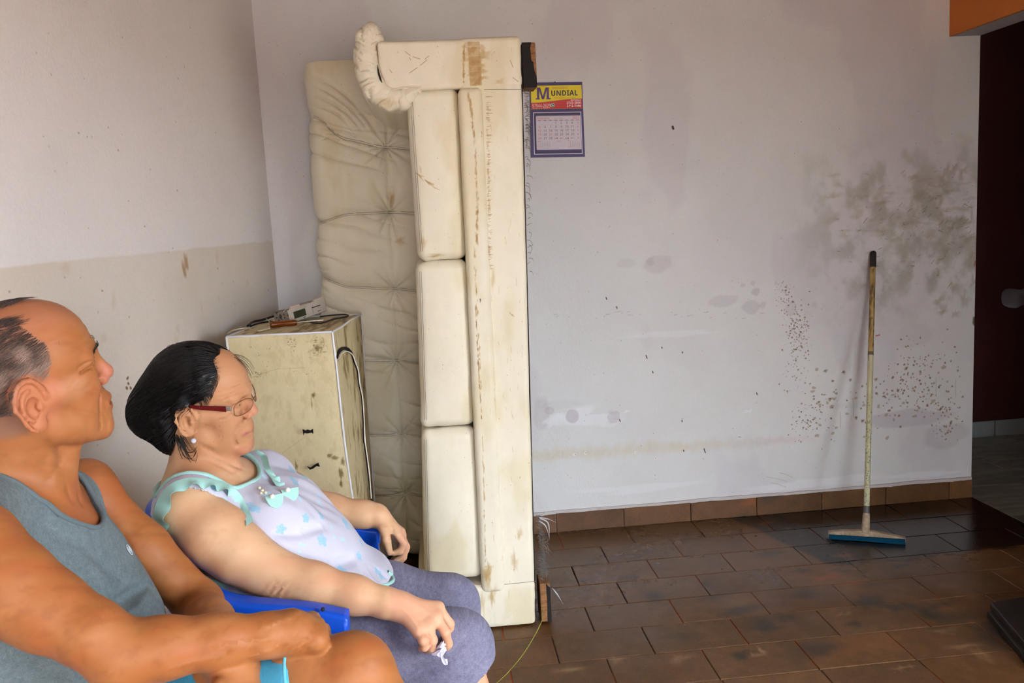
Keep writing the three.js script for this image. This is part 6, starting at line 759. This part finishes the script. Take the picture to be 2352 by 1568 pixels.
// glasses, earring, tissue
{ const H = WHF, g = thing('eyeglasses', 'reading glasses with dark red arms worn by the woman', 'glasses'), rimM = phys({ color: 0x8a5a38, roughness: .3, metalness: .3 }), red = phys({ color: 0x5a0e10, roughness: .25 });
  const lens = (s) => { const out = []; for (let k = 0; k < 40; k++) { const t = k / 40 * 6.283, u = Math.cos(t), v = Math.sin(t), w = Math.sign(u) * Math.abs(u) ** .8 * .0245, h = Math.sign(v) * Math.abs(v) ** .85 * .0165, z = .0355 + w; out.push([.1145 - .52 * Math.max(0, z - .01) - .1 * (z > .045 ? z - .045 : 0), .012 + h - (v < 0 ? .002 * u : -.002 * u), z * s]); } return out; };
  for (const s of [1, -1]) { const p = lens(s).map((a) => H.w(...a)); mesh('rim', tube(p, .0011, 120, 6, true), rimM, g);
    const c = p.reduce((a, b) => add3(a, b, 1 / p.length), [0, 0, 0]), pos = [], idx = []; pos.push(...c); p.forEach((a) => pos.push(...a)); p.forEach((a, i) => idx.push(0, 1 + i, 1 + (i + 1) % p.length)); const lg = new THREE.BufferGeometry(); lg.setAttribute('position', new THREE.Float32BufferAttribute(pos, 3)); lg.setIndex(idx); lg.computeVertexNormals(); mesh('lens', lg, phys({ color: 0xffffff, roughness: .02, transmission: 1, thickness: 0, ior: 1.5 }), g);
    const hinge = H.w(.0745, .0185, .0605 * s), hb = new RoundedBoxGeometry(.012, .0095, .003, 2, .001); const q = new THREE.Quaternion().setFromRotationMatrix(new THREE.Matrix4().makeBasis(V3(...H.F), V3(...H.U), V3(...H.R))); hb.applyQuaternion(q); hb.translate(...H.w(.077, .0205, .0655 * s)); mesh('hinge_plate', hb, std({ color: 0xb9b4ad, metalness: .8, roughness: .35 }), g);
    const n = 30, pp = [], ii = []; for (let i = 0; i <= n; i++) { const t = i / n, x = lerp(.073, -.012, t), y = lerp(.0205, .036, t) - (t > .9 ? (t - .9) * .1 : 0), z = lerp(.0675, .0865, Math.min(1, t * 1.5)), h = lerp(.0064, .0030, Math.min(1, t * 1.1)); for (const [a, b] of [[-1, -1], [1, -1], [1, 1], [-1, 1]]) pp.push(...H.w(x, y + b * h, (z + a * .0011) * s)); if (i < n) for (let k = 0; k < 4; k++) { const a = i * 4 + k, b = i * 4 + (k + 1) % 4; ii.push(a, b, a + 4, b, b + 4, a + 4); } } const tg = new THREE.BufferGeometry(); tg.setAttribute('position', new THREE.Float32BufferAttribute(pp, 3)); tg.setIndex(ii); const t2 = tg.toNonIndexed(); t2.computeVertexNormals(); t2.userData = {}; const tm = mesh('temple', t2, red, g); tm.material.side = THREE.DoubleSide; }
  mesh('bridge', tube([[.1135, .018, .0115], [.116, .0215, 0], [.1135, .018, -.0115]].map((a) => H.w(...a)), .0013, 20, 6), rimM, g);
  const e = thing('earring', 'pearl drop earring hanging from the woman\'s right ear', 'earring'), pl = new THREE.SphereGeometry(.0058, 20, 14), ep = H.w(-.001, -.054, .0785); pl.translate(...ep); mesh('pearl', pl, phys({ color: 0xb9bccb, roughness: .18, clearcoat: .6 }), e);
  mesh('hook', tube([add3(ep, H.U, .0055), H.w(.0, -.043, .0795), H.w(.001, -.037, .0785)], .0007, 14, 5), std({ color: 0xb98a3c, metalness: .8, roughness: .3 }), e);
  const t = thing('tissue', 'crumpled strip of white tissue held in the woman\'s right hand', 'tissue'), rib = (a, b, n = 20) => { const A = new THREE.CatmullRomCurve3(a.map((p) => V3(...P(...p)))), Bc = new THREE.CatmullRomCurve3(b.map((p) => V3(...P(...p)))), pos = [], idx = []; for (let s = 0; s < 2; s++) for (let i = 0; i <= n; i++) for (let j = 0; j <= 6; j++) { const p = A.getPoint(i / n).lerp(Bc.getPoint(i / n), j / 6); p.z += .004 * Math.sin(j * 1.6 + i * .5) + .003 * (fbm(i * .5, j * .7, 2) - .5) + (s ? .0006 : 0); pos.push(p.x, p.y, p.z); } const N = (n + 1) * 7; for (let s = 0; s < 2; s++) for (let i = 0; i < n; i++) for (let j = 0; j < 6; j++) { const o = s * N + i * 7 + j; s ? idx.push(o, o + 1, o + 7, o + 1, o + 8, o + 7) : idx.push(o, o + 7, o + 1, o + 1, o + 7, o + 8); } const g = new THREE.BufferGeometry(); g.setAttribute('position', new THREE.Float32BufferAttribute(pos, 3)); g.setIndex(idx); g.computeVertexNormals(); return g; };
  mesh('strip', mergeGeometries([rib([[988, 1494, 2.03], [1000, 1498, 2.035], [1012, 1490, 2.035], [1020, 1478, 2.03]], [[993, 1504, 2.03], [1006, 1507, 2.036], [1020, 1502, 2.037], [1026, 1492, 2.03]]), rib([[1003, 1498, 2.036], [1008, 1508, 2.038], [1016, 1520, 2.036], [1027, 1527, 2.034]], [[1016, 1496, 2.036], [1018, 1506, 2.039], [1026, 1514, 2.037], [1029, 1520, 2.034]]), rib([[1008, 1480, 2.03], [1014, 1474, 2.032], [1018, 1472, 2.03]], [[1002, 1490, 2.035], [1016, 1486, 2.036], [1025, 1482, 2.03]])]), std({ color: 0xe4e2f2, roughness: .8, side: THREE.DoubleSide }), t);
}
// ---- blue plastic armchair
{ const c = thing('plastic_armchair', 'blue moulded plastic armchair the woman sits in', 'chair'), bl = phys({ color: 0x0b50cc, roughness: .32, specularIntensity: .7 });
  const near = [[800, 1412, 2.045], [720, 1396, 2.045], [640, 1388, 2.045], [560, 1381, 2.04], [500, 1366, 2.03], [440, 1324, 2.0], [395, 1275, 1.96], [365, 1225, 1.91], [350, 1188, 1.85], [352, 1160, 1.78]].map((p) => P(...p)), far = [[872, 1216, 1.43], [800, 1208, 1.43], [730, 1200, 1.43], [660, 1196, 1.43], [560, 1170, 1.46], [480, 1135, 1.52], [420, 1130, 1.6], [375, 1140, 1.7]].map((p) => P(...p)).reverse();
  const path = new THREE.CatmullRomCurve3([...near, ...far].map((p) => V3(...p)));
  const sweep = (t0, t1, hw, h0, h1, n) => { const pos = [], idx = []; const prof = [[-1, -.9], [-.8, -1], [.8, -1], [1, -.9], [1, .55], [.8, .92], [.45, 1], [-.45, 1], [-.8, .92], [-1, .55]], m = prof.length; for (let i = 0; i <= n; i++) { const t = lerp(t0, t1, i / n), p = path.getPoint(t), tg = path.getTangent(t); tg.y = 0; tg.normalize(); const s = V3(-tg.z, 0, tg.x), h = h1 * .5; prof.forEach(([a, b]) => { const q = p.clone().addScaledVector(s, a * hw); pos.push(q.x, q.y - h0 + (b * .5 + .5) * h1 - h1 * .5 + 0, q.z); }); if (i < n) for (let k = 0; k < m; k++) { const a = i * m + k, b = i * m + (k + 1) % m; idx.push(a, b, a + m, b, b + m, a + m); } }
    for (const e of [0, n]) { for (let k = 1; k + 1 < m; k++) e ? idx.push(e * m, e * m + k, e * m + k + 1) : idx.push(0, k + 1, k); } const g = new THREE.BufferGeometry(); g.setAttribute('position', new THREE.Float32BufferAttribute(pos, 3)); g.setIndex(idx); const q = g; q.computeVertexNormals(); return q; };
  mesh('armrest', sweep(0, .30, .023, .012, .036, 40), bl, c); mesh('armrest', sweep(.70, 1, .023, .012, .036, 40), bl, c); mesh('back_rim', sweep(.295, .705, .014, .012, .036, 70), bl, c);
  // backrest shell below the rim, seat
  { const n = 40, m = 14, pos = [], idx = []; for (let s = 0; s < 2; s++) for (let i = 0; i <= n; i++) { const t = lerp(.34, .68, i / n), p = path.getPoint(t), tg = path.getTangent(t); tg.y = 0; tg.normalize(); for (let j = 0; j <= m; j++) { const v = j / m, y = lerp(p.y - .015, .44, v), k = .12 * v; pos.push(lerp(p.x, -.30, k) + (s ? .004 : 0), y, lerp(p.z, 1.75, k * 1.2)); } } const N = (n + 1) * (m + 1); for (let s = 0; s < 2; s++) for (let i = 0; i < n; i++) for (let j = 0; j < m; j++) { const a = s * N + i * (m + 1) + j; s ? idx.push(a, a + 1, a + m + 1, a + 1, a + m + 2, a + m + 1) : idx.push(a, a + m + 1, a + 1, a + 1, a + m + 1, a + m + 2); } const g = new THREE.BufferGeometry(); g.setAttribute('position', new THREE.Float32BufferAttribute(pos, 3)); g.setIndex(idx); g.computeVertexNormals(); mesh('backrest', g, bl, c); }
  const seat = new RoundedBoxGeometry(.46, .03, .48, 4, .014); seat.translate(-.34, .428, 1.745); mesh('seat', seat, bl, c);
  const legPlate = (x, ytop, z, w, dir) => { const s = new THREE.Shape(); s.moveTo(x + .004, ytop); s.lineTo(x + .004 + .035 * dir, 0); s.lineTo(x - .034 + .035 * dir, 0); s.lineTo(x - w + .012, ytop - .12); s.quadraticCurveTo(x - w + .004, ytop - .045, x - w - .07, ytop - .028); s.lineTo(x - w - .07, ytop); const g = new THREE.ExtrudeGeometry(s, { depth: .03, bevelEnabled: true, bevelSize: .004, bevelThickness: .004, bevelSegments: 3 }); g.translate(0, 0, z - .015); return g; };
  mesh('leg', legPlate(near[0][0] - .016, near[0][1] - .008, 2.045, .05, .6), bl, c); mesh('leg', legPlate(far[far.length - 1][0] - .014, far[far.length - 1][1] - .008, 1.43, .085, .6), bl, c);
  for (const z of [1.98, 1.5]) { const g = new THREE.CylinderGeometry(.024, .018, .44, 12); g.rotateZ(-.1); g.translate(-.57, .218, z); mesh('leg', g, bl, c); }
  { const h = P(742, 1399, 2.07), g = new THREE.SphereGeometry(.0042, 12, 8); g.translate(...h); mesh('rivet', g, std({ color: 0x1b2233 }), c); }
}
renderer.render(scene, camera);
